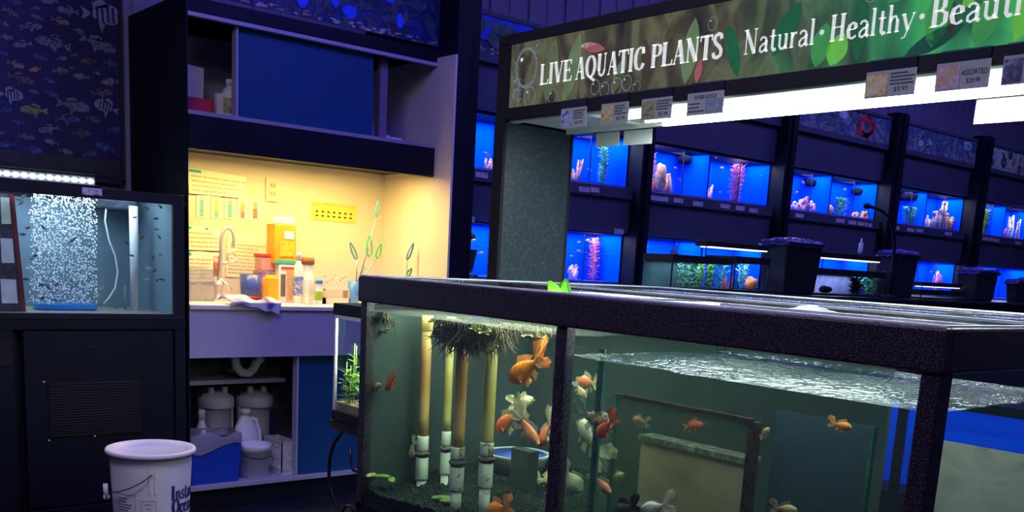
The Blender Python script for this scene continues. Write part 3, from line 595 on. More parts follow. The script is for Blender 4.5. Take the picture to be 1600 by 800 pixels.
def canister(cxp, ytop, ybot, wpx, Y, label, m):
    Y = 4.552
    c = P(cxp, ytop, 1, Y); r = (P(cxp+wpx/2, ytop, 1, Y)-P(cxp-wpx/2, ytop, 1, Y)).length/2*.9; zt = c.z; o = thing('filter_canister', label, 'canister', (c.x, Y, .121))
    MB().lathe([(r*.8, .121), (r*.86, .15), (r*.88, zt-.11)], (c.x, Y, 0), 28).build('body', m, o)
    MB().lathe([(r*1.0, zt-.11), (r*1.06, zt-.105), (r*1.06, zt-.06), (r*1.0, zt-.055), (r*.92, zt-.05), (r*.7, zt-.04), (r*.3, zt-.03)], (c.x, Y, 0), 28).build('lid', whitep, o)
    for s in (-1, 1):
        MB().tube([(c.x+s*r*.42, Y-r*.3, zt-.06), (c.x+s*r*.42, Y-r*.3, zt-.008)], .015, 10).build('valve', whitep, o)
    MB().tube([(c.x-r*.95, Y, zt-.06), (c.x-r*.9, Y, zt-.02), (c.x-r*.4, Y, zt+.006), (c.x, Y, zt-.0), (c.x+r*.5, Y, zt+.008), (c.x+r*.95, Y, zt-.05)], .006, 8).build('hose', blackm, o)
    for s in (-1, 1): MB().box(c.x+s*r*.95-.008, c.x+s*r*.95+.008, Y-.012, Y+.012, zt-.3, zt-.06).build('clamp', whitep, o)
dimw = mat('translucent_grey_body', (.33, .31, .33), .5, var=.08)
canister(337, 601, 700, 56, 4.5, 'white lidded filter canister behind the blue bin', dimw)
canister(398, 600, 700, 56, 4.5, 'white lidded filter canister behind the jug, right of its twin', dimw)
# jug on the bucket
Yj = 4.36; jb = P(393, 690, 1, Yj); zj = .121+.27
# white bucket under the sink
bk = thing('small_bucket', 'small white bucket on the cabinet floor under the jug', 'bucket', (P(397, 700, 1, 4.295).x, 4.295, .121))
bx2 = P(397, 700, 1, 4.295).x; zt = P(397, 693, 1, 4.295).z
MB().lathe([(.064, .121), (.074, zt-.03), (.077, zt-.03), (.077, zt-.012), (.080, zt), (.073, zt), (.062, .13)], (bx2, 4.295, 0), 30).build('body', whitep, bk)
MB().tube([(bx2+.079*math.cos(t), 4.295-.079*abs(math.sin(t)), zt-.03-.03*math.sin(t)) for t in [math.pi*k/14 for k in range(15)]], .002, 6).build('handle', steel, bk)
jg = thing('jug', 'white plastic jug with a side handle behind the small bucket', 'jug', (P(385, 690, 1, 4.46).x, 4.46, .121))
jx = P(384, 690, 1, 4.425).x; zt2_ = P(384, 638, 1, 4.425).z; jz0 = zt2_-.24
MB().lathe([(.062, .121), (.065, jz0), (.066, jz0+.02), (.066, jz0+.10), (.05, jz0+.16), (.028, jz0+.195), (.02, jz0+.205), (.02, jz0+.215)], (jx, 4.425, 0), 24, sy=.6).build('body', whitep, jg)
MB().tube([(jx+.015, 4.425, jz0+.19), (jx+.05, 4.425, jz0+.185), (jx+.072, 4.425, jz0+.12), (jx+.074, 4.425, jz0+.06), (jx+.06, 4.425, jz0+.045)], .010, 10).build('handle', whitep, jg)
MB().lathe([(.024, jz0+.213), (.024, jz0+.235), (.02, jz0+.238)], (jx, 4.425, 0), 18).build('cap', whitep, jg)
# blue bin with bag
x0, x1 = xl+.008, P(371, 745, 1, 4.27).x
bb = thing('blue_bin', 'blue bin with a crumpled clear liner on the cabinet floor', 'bin', ((x0+x1)/2, 4.33, .121))
zt = P(340, 692, 1, 4.24).z; bluep = mat('blue_bin_plastic', (.01, .05, .42), .4, var=.08)
MB().add([(x0+.012, 4.235, .121), (x1-.012, 4.235, .121), (x1-.012, 4.4, .121), (x0+.012, 4.4, .121), (x0, 4.225, zt), (x1, 4.225, zt), (x1, 4.41, zt), (x0, 4.41, zt),
          (x0+.006, 4.231, zt), (x1-.006, 4.231, zt), (x1-.006, 4.404, zt), (x0+.006, 4.404, zt)], [(0, 1, 2, 3), (0, 1, 5, 4), (1, 2, 6, 5), (2, 3, 7, 6), (3, 0, 4, 7), (4, 5, 9, 8), (5, 6, 10, 9), (6, 7, 11, 10), (7, 4, 8, 11)]).build('body', bluep, bb)
def bagf(u, v):
    t = u*2*math.pi; cxx, cyy = (x0+x1)/2, 4.317; rx, ry = (x1-x0)/2, .093
    n = noise.noise(Vector((math.cos(t)*2, math.sin(t)*2, v*3)))
    out = 1.04+.02*math.sin(v*3)
    return Vector((cxx+max(-rx*1.02, math.cos(t)*rx*1.25*min(1, 1) if False else max(-rx, min(rx, math.cos(t)*rx*1.35)))*out, cyy+max(-ry, min(ry, math.sin(t)*ry*1.35))*out, zt+.03-.10*v*(1-.5*abs(math.sin(t*1.5)))+.02*n+.012))
MB().grid(bagf, 40, 6).build('bag_liner', glass('cloudy_bag', (.6, .6, .7), 1, .3, .55, (.42, .40, .48)), bb)
# basket
x0, x1 = P(425, 690, 1, 4.36).x, P(466, 690, 1, 4.24).x
bs_ = thing('plastic_basket', 'white slotted plastic basket at the door edge under the sink', 'basket', ((x0+x1)/2, 4.3, .121)); zt = P(440, 688, 1, 4.3).z
m_ = MB(); yy0, yy1 = 4.255, 4.45
m_.box(x0, x1, yy0, yy1, .121, .127); 
for z_ in (.127, zt-.02):
    m_.box(x0, x0+.005, yy0, yy1, z_, z_+.02).box(x1-.005, x1, yy0, yy1, z_, z_+.02).box(x0, x1, yy0, yy0+.005, z_, z_+.02).box(x0, x1, yy1-.005, yy1, z_, z_+.02)
for i in range(9):
    yy = yy0+(yy1-yy0-.006)*i/8; m_.box(x0, x0+.005, yy, yy+.006, .127, zt).box(x1-.005, x1, yy, yy+.006, .127, zt)
    xx = x0+(x1-x0-.004)*i/8; m_.box(xx, xx+.004, yy0, yy0+.005, .127, zt).box(xx, xx+.004, yy1-.005, yy1, .127, zt)
for zz in (.19, .25): m_.box(x0, x1, yy0, yy0+.004, zz, zz+.006).box(x0, x1, yy1-.004, yy1, zz, zz+.006).box(x0, x0+.004, yy0, yy1, zz, zz+.006)
m_.build('basket_wall', whitep, bs_)
tag(MB().box(P(430, 640, 1, 4.5).x, 2.215, 4.5, 4.64, .121, .40).build('dark_box', mat('dark_blue_card', (.012, .02, .12), .5, var=.1)), 'dark blue box at the back under the sink', 'box')
bottle('bottle', 'small white bottle behind the blue bin under the sink', 315, 4.44, .03, 640, whitep, whitep, None, zb=.121, neck=.5)
# ================================================================== LEFT TANK ON ITS STAND
YT = 4.15
st = thing('aquarium_stand', 'black cabinet stand with slotted vent under the bubbling tank', 'stand', (1.1, 4.5, 0))
MB().box(.3, 1.648, 4.19, 4.86, .0, .875).build('carcass', black, st)
MB().box(.3, 1.648, 4.15, 4.19, .835, .875).box(.3, .965, 4.15, 4.19, 0, .835).box(1.60, 1.648, 4.15, 4.19, 0, .835).box(.965, 1.6, 4.15, 4.19, 0, .105).build('face_frame', black, st, bevel=.003)
dr = MB().box(1.0, 1.595, 4.155, 4.19, .11, .83).build('door', mat('black_door', (.006, .007, .016), .5, spec=.2, var=.15, vs=4), st, bevel=.004)
v = MB(); v.box(1.085, 1.452, 4.15, 4.156, .40, .625)
v.build('vent', blackm, dr)
v = MB()
for i in range(20): v.box(1.09, 1.447, 4.145, 4.1505, .406+i*.011, .4115+i*.011)
v.build('vent_slats', mat('vent_slat', (.018, .016, .022), .4, var=.1), dr)
for q in ((1.07, .628), (1.083, .39), (1.26, .395)): MB().ball((q[0], 4.153, q[1]), .005, seg=8).build('screw', chrome, dr)
MB().box(1.235, 1.285, 4.148, 4.155, .76, .775).build('handle', blackm, dr)
MB().box(.90, .958, 4.146, 4.151, .70, .80).build('cut_out', blackm, st)
tk = thing('wall_aquarium', 'bubbling aquarium full of tiny fish on the black stand', 'aquarium', (1.1, 4.5, .876))
x0, x1, z0, z1, yb = .30, 1.645, .876, 1.396, 4.62
MB().box(x0, x1, YT, YT+.02, z0, .90).box(x0, x1, YT, YT+.02, 1.355, z1).box(1.597, x1, YT, YT+.02, .90, 1.355).box(x0, x1, yb-.02, yb, 1.355, z1).box(x0, x1, YT+.02, yb-.02, z0, .885).box(1.597, x1, YT+.02, yb, 1.375, z1).build('frame', blackm, tk, bevel=.002)
MB().box(x0, 1.597, YT+.012, YT+.016, .90, 1.355).build('front_pane', glass('clear_front_glass', (.96, .98, 1), .8, .02), tk)
MB().box(x0, 1.62, yb-.02, yb-.012, .885, 1.355).box(1.6, 1.61, YT+.02, yb-.02, .885, 1.37).box(x0, x0+.01, YT+.02, yb-.02, .885, 1.37).build('back_panel', mat('slate_blue_background', (.13, .20, .26), .6, var=.12, vs=3), tk)
MB().box(x0, 1.6, YT+.02, yb-.02, .885, .897).build('gravel', pattern('pale_gravel', [(.4, .4, .36), (.1, .1, .1), (.5, .5, .45)], 60), tk)
MB().box(1.235, 1.31, YT-.003, YT, 1.366, 1.394).build('price_label', pattern('lavender_label', [(.4, .36, .6), (.7, .66, .8), (.1, .1, .2)], 30), tk)
area('wall_tank_lamp', (1.0, 4.36, 1.385), 1.1, .3, 6.2, (.66, .90, 1))
def W(px, py, Y): return P(px, py, 1, Y)
r = random.Random(3); m_ = MB()
for i in range(2300):
    t = r.random(); px = r.uniform(50, 150)+(r.gauss(0, 4)); px = min(px, 151); py = 303+172*r.random()**1.1
    c = W(px, py, r.uniform(4.33, 4.45)); rr = r.uniform(.0016, .0045)
    m_.ball(c, rr, 0, 5, 3)
tag(m_.build('air_bubbles', mat('air_bubble', (.85, .93, .97), .2, spec=.8, var=.05, emit=None)), 'white curtain of rising air bubbles in the stand tank', 'bubbles', kind='stuff')
tag(MB().box(W(55, 480, 4.38).x, W(150, 480, 4.38).x, 4.36, 4.42, .898, .925).build('air_diffuser', mat('blue_diffuser', (.02, .22, .55), .4, var=.1), bevel=.006), 'blue air diffuser bar on the floor of the stand tank', 'diffuser')
pp_ = [W(*q, 4.45) for q in [(166, 322), (164, 345), (170, 375), (180, 400), (184, 425), (180, 450), (170, 466), (162, 474)]]
tag(MB().tube(pp_, .0035, 8).build('airline', mat('clear_airline', (.65, .72, .74), .3, var=.05)), 'curved clear air hose hanging in the stand tank', 'hose')
c = W(211, 480, 4.4); tag(MB().tube([(c.x, 4.4, .898), (c.x, 4.4, 1.345)], .0185, 20).build('standpipe', mat('white_pvc', (.62, .66, .68), .4, var=.05, vs=6)), 'white vertical pipe standing in the stand tank', 'pipe')
c = W(233, 480, 4.55); tag(MB().box(c.x-.012, c.x+.02, 4.53, 4.56, .898, 1.345).build('reflection_strip', mat('dark_blue_reflection', (.02, .03, .12), .5, var=.2)), 'dark blue strip standing in for a post reflection behind the white pipe', 'reflection')  # dark blue strip modelled in place of a post's reflection
a, b_ = W(145, 318, 4.5), W(208, 318, 4.5)
tag(MB().box(a.x, b_.x, 4.44, 4.56, 1.325, 1.372).build('filter_box', mat('dark_filter', (.02, .03, .05), .6, var=.3, bump=1, bs=30), bevel=.01), 'dark filter box hanging at the top of the stand tank', 'filter')
# tilted breeder rack at the left end
br = thing('breeder_panel', 'dark tilted panel with three pale plates at the left end of the stand tank', 'panel', (W(20, 400, 4.3).x, 4.3, .898))
q = [W(-30, 300, 4.26), W(18, 301, 4.26), W(37, 489, 4.26), W(-30, 489, 4.26)]
for p in q: p.z = min(max(p.z, .899), 1.35)
MB().prism(q, (0, .03, 0)).build('board', mat('dark_slatted_board', (.05, .05, .055), .6, var=.3, vs=30), br)
MB().prism([q[1]-Vector((.006, .004, 0)), q[1]+Vector((.008, -.004, 0)), q[2]+Vector((.008, -.004, 0)), q[2]-Vector((.01, .004, 0))], (0, .04, 0)).build('red_edge', mat('maroon_edge', (.16, .02, .03), .4, var=.2), br)
for ya, yb_ in ((308, 350), (372, 411), (436, 474)):
    pl_ = [W(1, ya, 4.255), W(14+(ya-300)*.08, ya+1, 4.255), W(17+(ya-300)*.08, yb_, 4.255), W(3, yb_, 4.255)]
    MB().prism(pl_, (0, .006, 0)).build('plate', mat('pale_green_plate', (.60, .68, .60), .4, var=.1, vs=20), br)
dk = mat('tiny_fish_dark', (.03, .035, .03), .4, col2=(.10, .09, .05), vs=30); dk2 = mat('tiny_fish_orange', (.8, .35, .05), .4, col2=(.8, .6, .3), vs=30); dk3 = mat('tiny_fish_pale', (.6, .58, .4), .4, col2=(.3, .3, .2), vs=30)
tf = fish_mesh(0, 0, .22, .14, 'plain', dorsal=.06).build('tiny_fish', [dk, dk, eyem], origin=(0, 0, 0)); meT = tf.data
me_o = meT.copy(); me_o.materials[0] = dk2; me_o.materials[1] = dk2; me_p = meT.copy(); me_p.materials[0] = dk3; me_p.materials[1] = dk3
spots = [(103, 185), (92, 222), (200, 290), (192, 328), (103, 360), (126, 330), (165, 430), (158, 455), (332, 380), (320, 390), (295, 440, 1), (402, 412), (185, 585), (215, 598), (240, 570), (255, 583), (190, 645), (247, 655), (320, 570), (113, 560), (500, 412, 1), (568, 400), (590, 455), (600, 285), (655, 243), (695, 290), (735, 340), (735, 375), (715, 450), (740, 465), (665, 512, 2), (735, 522), (705, 565), (655, 562, 2), (452, 602, 2), (437, 632, 1), (470, 690, 1), (763, 562), (630, 375), (560, 690), (520, 685), (140, 470), (85, 205), (745, 232)]
seen = set()
for i, s in enumerate(spots):
    o = tf if i == 0 else tf.copy()
    if i: C.objects.link(o)
    k = s[2] if len(s) > 2 else 0
    if k: o.data = me_o if k == 1 else me_p
    c = W(s[0]/2.857, 240+s[1]/2.857, 4.22+.1*r.random()); c.z = max(.91, min(1.345, c.z)); c.x = min(1.575, c.x)
    place(o, c, (r.uniform(-.2, .2), r.uniform(-.8, .8), r.choice([0, math.pi])+r.uniform(-.7, .7)), r.uniform(.02, .034))
    o['label'] = ['tiny dark fish swimming in the bubbling stand tank', 'tiny orange fish swimming in the bubbling stand tank', 'tiny pale fish swimming in the bubbling stand tank'][k]
    o['category'] = 'fish'; o['group'] = ['tiny dark fish in the stand tank', 'tiny orange fish in the stand tank', 'tiny pale fish in the stand tank'][k]
# led strip above
ld = thing('led_strip', 'bright white beaded strip light above the stand tank', 'light', (1.1, 4.66, 1.398))
MB().box(.35, 1.47, 4.66, 4.70, 1.397, 1.41).box(.35, 1.44, 4.64, 4.70, 1.475, 1.49).box(.35, .37, 4.69, 4.70, 1.40, 1.48).box(1.42, 1.44, 4.69, 4.70, 1.40, 1.48).build('housing', blackm, ld)
lm = mat('led_white', (.9, .95, 1), .3, emit=(.85, .95, 1), es=2.2)
for i in range(26):
    xx = 1.43-i*.034; MB().ball((xx, 4.68, 1.448), .014, 0, 8, 6, (1.1, .6, .8)).build('led', lm, ld)
MB().box(.5, 1.45, 4.684, 4.69, 1.43, 1.466).build('lens', mat('led_lens', (.5, .55, .6), .3, var=.2, vs=40), ld)
MB().box(.5, 1.47, 4.66, 4.69, 1.41, 1.43).build('bracket', blackm, ld)
# banner
bn = thing('fish_banner', 'dark blue hanging banner printed with many cichlid fish', 'banner', (1.1, 4.86, 1.49))
BX1 = 1.640
MB().box(.1, BX1-.006, 4.872, 4.878, 1.47, 2.6).build('cloth', pattern('banner_navy', [(.012, .010, .07), (.022, .018, .13), (.010, .010, .05)], 2), bn)
MB().box(BX1-.012, BX1+.004, 4.862, 4.884, 1.46, 2.6).box(.1, BX1, 4.862, 4.884, 1.455, 1.475).build('frame', mat('banner_frame', (.03, .025, .04), .4, var=.1), bn)
MB().box(.1, BX1-.014, 4.870, 4.872, 1.48, 1.56).build('lower_band', pattern('banner_floor', [(.03, .028, .05), (.05, .045, .07), (.02, .02, .04)], 4), bn)
prints = [(45, 50, 70, 4), (150, 35, 40, 0), (285, 45, 90, 0), (250, 88, 75, 3), (155, 72, 50, 0), (130, 112, 95, 4), (425, 62, 165, 5), (225, 182, 145, 4), (405, 182, 150, 4), (95, 185, 80, 0), (25, 155, 60, 0), (10, 222, 50, 1), (170, 240, 60, 1), (258, 244, 42, 0), (370, 255, 62, 2), (460, 265, 60, 1), (65, 268, 72, 3), (148, 290, 50, 7), (252, 295, 65, 3), (340, 320, 68, 3), (85, 327, 110, 2), (205, 335, 50, 1), (460, 342, 75, 3), (45, 395, 100, 5), (140, 382, 45, 0), (215, 390, 60, 1), (425, 388, 92, 2), (145, 460, 115, 6), (305, 440, 135, 0), (445, 447, 100, 5), (25, 460, 60, 1), (280, 497, 100, 1), (75, 510, 50, 1), (390, 500, 62, 2), (205, 538, 90, 0), (340, 555, 80, 2), (110, 570, 70, 0), (215, 592, 62, 0), (475, 540, 60, 1), (30, 603, 72, 1), (138, 625, 80, 1), (275, 632, 60, 0), (440, 615, 80, 1), (375, 642, 60, 1), (8, 555, 34, 0), (330, 128, 45, 0), (20, 100, 40, 0), (210, 5, 70, 0), (60, 8, 60, 1), (300, 285, 30, 1), (405, 305, 30, 0), (310, 230, 30, 0), (230, 150, 40, 1)]
pm = [mat('print_grey', (.16, .17, .30), .7, var=.35, vs=60), mat('print_blue', (.06, .10, .32), .7, var=.35, vs=60), mat('print_brown', (.14, .09, .15), .7, var=.35, vs=60), mat('print_tan', (.20, .17, .18), .7, var=.35, vs=60), mat('print_speckled', (.04, .04, .10), .7, col2=(.26, .26, .40), vs=90), mat('print_pale', (.25, .26, .45), .7, var=.2, vs=40), mat('print_green', (.22, .27, .12), .7, var=.3, vs=40), mat('print_gold', (.42, .26, .12), .7, var=.2, vs=40), mat('print_stripe', (.015, .013, .07), .7, var=.1)]
for i, (fx, fy, fl, ci) in enumerate(prints):
    c = P(fx/2.667, fy/2.667, 1, 4.868); L = (P((fx+fl)/2.667, fy/2.667, 1, 4.868)-c).length; a = MB()
    if c.z < 1.49: continue
    sg = 1 if (i*7) % 5 < 3 else -1; an = ((i*37) % 21-10)*.03; n = 9; hh = L*(.17 if ci != 5 else .26)
    if ci in (4,): hh = L*.15
    top, bot = [], []
    for k in range(n+1):
        t = k/n; h = hh*math.sin(math.pi*min(1, t*.9+.05)**.8)**.9; xx = (.5-t*.78)*L
        top.append((xx, h)); bot.append((xx, -h*.85))
    def T(x, z, d=0): x *= sg; return (min(BX1-.014, c.x+x*math.cos(an)-z*math.sin(an)), 4.8695-d, c.z+x*math.sin(an)+z*math.cos(an))
    vs = [T(*q) for q in top]+[T(*q) for q in bot]; a.add(vs, [(k, k+1, n+2+k, n+1+k) for k in range(n)], 0)
    a.add([T(-.26*L, .02*L), T(-.5*L, .15*L), T(-.44*L, 0), T(-.5*L, -.15*L), T(-.26*L, -.02*L)], [(0, 1, 2), (0, 2, 4), (2, 3, 4)], 0)
    a.add([T(.2*L, hh*.8), T(.0*L, hh*1.5), T(-.22*L, hh*1.0), T(-.2*L, hh*.4)], [(0, 1, 2, 3)], 0)
    a.add([T(.08*L, -hh*.7), T(-.04*L, -hh*1.7), T(-.1*L, -hh*.6)], [(0, 1, 2)], 0)
    if ci == 5:
        for k in range(5):
            xx = (.3-k*.13)*L; a.add([T(xx, hh*.8, .0006), T(xx-.05*L, hh*.7, .0006), T(xx-.05*L, -hh*.6, .0006), T(xx, -hh*.7, .0006)], [(0, 1, 2, 3)], 1)
    a.build('printed_fish', [pm[ci], pm[8]], bn)
# ================================================================== BUCKET
zr = .42; cA, cB = P(236, 714, 2, zr), P(236, 684, 2, zr); cc = (cA+cB)/2; cc = P(236, 698.5, 2, zr); rad = .158
bk = thing('salt_bucket', 'large white bucket with printed labels standing open on the floor', 'bucket', (cc.x, cc.y, 0)); bcol = (cc.x, cc.y, 0)
def br_(z): return rad*(.84+.12*z/zr)
MB().lathe([(.02, .0), (br_(0), .0), (br_(.2), .2), (br_(.36), .36), (br_(.37)*1.0, zr-.018), (rad*1.035, zr-.018), (rad*1.055, zr-.014), (rad*1.055, zr-.006), (rad*1.03, zr), (rad*.97, zr), (br_(.36)-.006, .36), (br_(.01)-.006, .02), (.02, .015)], bcol, 64).build('body', bucketm, bk)
ph0 = math.atan2(-cc.y, -cc.x)
def bfn(u, z, d=.0012): return Vector((cc.x+(br_(z)+d)*math.cos(ph0+u), cc.y+(br_(z)+d)*math.sin(ph0+u), z))
m_ = MB()
for k in (-.04, .09):
    m_.add([bfn(k-.012, .36, .004), bfn(k+.012, .36, .004), bfn(k+.012, .265, .004), bfn(k-.012, .265, .004), bfn(k-.02, .36, 0), bfn(k+.02, .36, 0), bfn(k+.02, .265, 0), bfn(k-.02, .265, 0)], [(0, 1, 2, 3), (0, 3, 7, 4), (1, 5, 6, 2)])
m_.build('rib', bucketm, bk)
q = [bfn(.02, .345, .006), bfn(-.2, .318, .016), bfn(-.45, .295, .02), bfn(-.75, .275, .02), bfn(-1.1, .262, .02), bfn(-1.45, .262, .02)]
hd = MB().tube(q, .0022, 8).build('wire_handle', steel, bk)
MB().tube([bfn(-1.28, .235, .026), bfn(-1.28, .29, .026)], .009, 12).tube([bfn(-1.28, .238, .014), bfn(-1.28, .238, .036)], .008, 10).build('handle_grip', whitep, hd)
pr = MB(); navyi = mat('navy_print', (.03, .03, .16), .6, var=.1)
text(pr, 'Instant', bfn, .50, 1.55, .236, .056, 0, bold=1.7); text(pr, 'Ocean', bfn, .53, 1.45, .182, .056, 0, bold=1.7)
pr.build('brand_lettering', navyi, bk)
pr = MB(); n = 20; pr.add([bfn(.86+.14*math.cos(2*math.pi*k/n), .125+.026*math.sin(2*math.pi*k/n), .002) for k in range(n)]+[bfn(.86, .125, .003)], [(k, (k+1) % n, n) for k in range(n)]); pr.build('round_emblem', mat('red_orange_print', (.75, .12, .04), .6, var=.1), bk)
pr = MB(); grey = mat('grey_print', (.16, .15, .25), .6, var=.1)
def frame_(u0, u1, z0, z1, t=.0016):
    for a, b, c, d in ((u0, u1, z0, z0+t), (u0, u1, z1-t, z1), (u0, u0+t/rad, z0, z1), (u1-t/rad, u1, z0, z1)): 
        k = 6; pr.add([bfn(a+(b-a)*i/k, zz) for i in range(k+1) for zz in (c, d)], [(2*i, 2*i+2, 2*i+3, 2*i+1) for i in range(k)])
frame_(-1.02, -.42, .08, .262); lines(pr, bfn, -.96, -.5, .25, .09, 14, 0, .4, 3)
pr.build('instruction_text', grey, bk)
pr = MB(); frame_(-.28, .1, .09, .24); pr.build('warning_frame', grey, bk)
pr = MB(); btext(pr, '! WARNING', bfn, -.22, .222, .008, .24); btext(pr, '! AVISO', bfn, -.17, .205, .008, .16); pr.build('warning_text', grey, bk)
pr = MB(); n = 28
for a, b in ((.0, 0),):
    pr.add([bfn(-.09+.15*math.cos(2*math.pi*k/n)*f, .165+.03*math.sin(2*math.pi*k/n)*f) for k in range(n) for f in (.9, 1)], [(2*k, 2*((k+1) % n), 2*((k+1) % n)+1, 2*k+1) for k in range(n)])
pr.add([bfn(-.2, .185), bfn(-.17, .19), bfn(.02, .145), bfn(-.01, .14)], [(0, 1, 2, 3)])
pr.add([bfn(-.17, .178), bfn(-.1, .186), bfn(-.02, .176), bfn(.0, .165), bfn(-.04, .158), bfn(-.06, .146), bfn(-.09, .16), bfn(-.14, .148), bfn(-.15, .163)], [(0, 1, 2, 3, 4, 5, 6, 7, 8)])
pr.build('warning_symbol', mat('dark_print', (.03, .03, .05), .6, var=.1), bk)
# ================================================================== TANK RACK ALONG THE BACK WALL
bays = [(3.153, 4.392), (4.49, 5.792), (5.903, 7.178), (7.325, 8.583), (8.76, 10.05)]
nth = ['first', 'second', 'third', 'fourth', 'fifth']
gline = mat('tank_blue_background', (.0, .085, .95), .9, var=.04, vs=2, spec=0); wl_ = mat('water_line', (.35, .45, .9), .3, var=.1)
sand = mat('blue_sand', (.05, .10, .6), .8, var=.2, vs=40)
tubeb = mat('tank_tube', (.8, .9, 1), .4, emit=(.35, .55, 1), es=3)
lab_m = pattern('price_label_print', [(.30, .28, .45), (.6, .56, .68), (.12, .12, .25)], 45)
labs = {0: [(743, 762, 268, 277), (726, 745, 337, 347), (905, 921, 291, 299), (923, 936, 292, 300), (964, 978, 357, 367)], 1: [(1017, 1044, 305, 314), (1053, 1067, 309, 317), (1083, 1098, 314, 321), (1126, 1140, 318, 326), (1150, 1163, 321, 330), (1171, 1184, 325, 332)],
        2: [(1243, 1255, 333, 341), (1307, 1319, 341, 349), (1326, 1337, 344, 351), (1340, 1350, 346, 353), (1352, 1362, 348, 354)], 3: [(1398, 1405, 353, 359), (1418, 1428, 356, 362), (1432, 1442, 357, 363), (1477, 1487, 362, 368)], 4: [(1525, 1532, 369, 375), (1536, 1543, 370, 376), (1545, 1552, 371, 377), (1554, 1561, 373, 378), (1587, 1595, 377, 382)]}
for i, (bx0, bx1) in enumerate(bays):
    lp0 = bays[i-1][1] if i else 3.038
    rk = thing('aquarium_rack', f'black rack bay holding blue tanks, {nth[i]} bay right of the sink cabinet', 'rack', ((bx0+bx1)/2, 4.5, 0), 'aquarium rack bays')
    MB().box(lp0, bx0, 4.13, 4.24, 0, 2.47).box(lp0+(bx0-lp0)*.38, lp0+(bx0-lp0)*.62, 4.115, 4.13, 0, 2.47).build('post', black, rk)
    MB().box(bx0, bx1, 4.22, 4.24, 1.965, 2.205).build('upper_panel', rackp, rk)
    MB().box(bx0, bx1, 4.19, 4.24, 2.195, 2.236).box(bx0, bx1, 4.185, 4.24, 2.415, 2.44).build('rail', rackp, rk, bevel=.003)
    MB().box(bx0, bx1, 4.205, 4.24, 1.40, 1.60).build('lower_panel', rackp, rk)
    MB().box(bx0, bx1, 4.185, 4.66, 1.60, 1.664).box(bx0, bx1, 4.21, 4.66, 1.045, 1.10).build('shelf', rackp, rk, bevel=.002)
    MB().box(bx0, bx1, 4.22, 4.24, 0, 1.045).build('base_panel', black, rk)
    MB().box(bx0, bx1, 4.66, 4.68, 0, 2.44).build('back_panel', blackm, rk)
    for (a, b, c, d) in labs[i]:
        p, q_ = P(a, c, 1, 4.182), P(b, d, 1, 4.182)
        yy = 4.1825 if p.z < 1.68 and p.z > 1.59 else 4.203
        MB().box(p.x, q_.x, yy-.002, yy+.002, min(q_.z, p.z-.028), p.z).build('price_label', lab_m, rk)
    o, a_, ms_ = artstrip(rk, bx0, bx1, 2.236, 2.415, 4.20, 20+i, [0, 0, 1, 1, 2][i])
    if i == 0:     # broad leaves on blue
        a = MB(); yy = 4.190
        a.add([(bx0, yy, 2.30), (bx0+.42, yy, 2.29), (bx0+.4, yy, 2.415), (bx0, yy, 2.415)], [(0, 1, 2, 3)], 1)
        for (cx0, cz0, rx, rz, an) in ((3.19, 2.365, .07, .035, .3), (3.36, 2.36, .10, .035, -.1), (3.33, 2.29, .09, .035, -.4), (3.52, 2.35, .08, .03, .4)):
            pts = []
            for k in range(14):
                t = 2*math.pi*k/14; xx = rx*math.cos(t); zz = rz*math.sin(t)*(1-.3*math.cos(t)); pts.append((max(bx0, cx0+xx*math.cos(an)-zz*math.sin(an)), yy-.001, min(2.412, max(2.24, cz0+xx*math.sin(an)+zz*math.cos(an)))))
            a.add(pts, [tuple(range(14))], 0)
        a.build('leaf_print', [ms_[0], ms_[1]], o)
    if i == 2:     # red coral print
        a = MB(); c0 = P(1353, 200, 1, 4.19)
        for k in range(11):
            p0 = Vector((c0.x, 4.19, 2.325)); a0 = k*.9; pts = [p0+Vector((math.sin(a0+q*.75)*(.125-.02*q+.02*math.sin(k*2)), 0, math.cos(a0+q*.75)*(.082-.012*q))) for q in range(4)]
            for s_ in range(3):
                d_ = (pts[s_+1]-pts[s_]).normalized(); n_ = Vector((d_.z, 0, -d_.x))*.006
                a.add([pts[s_]-n_, pts[s_]+n_, pts[s_+1]+n_, pts[s_+1]-n_], [(0, 1, 2, 3)], 0)
        a.build('red_coral_print', mat('red_coral_print', (.95, .01, .05), .5, var=.1), o)
MB().box(10.05, 10.15, 4.13, 4.24, 0, 2.47).build('post', black, rk)
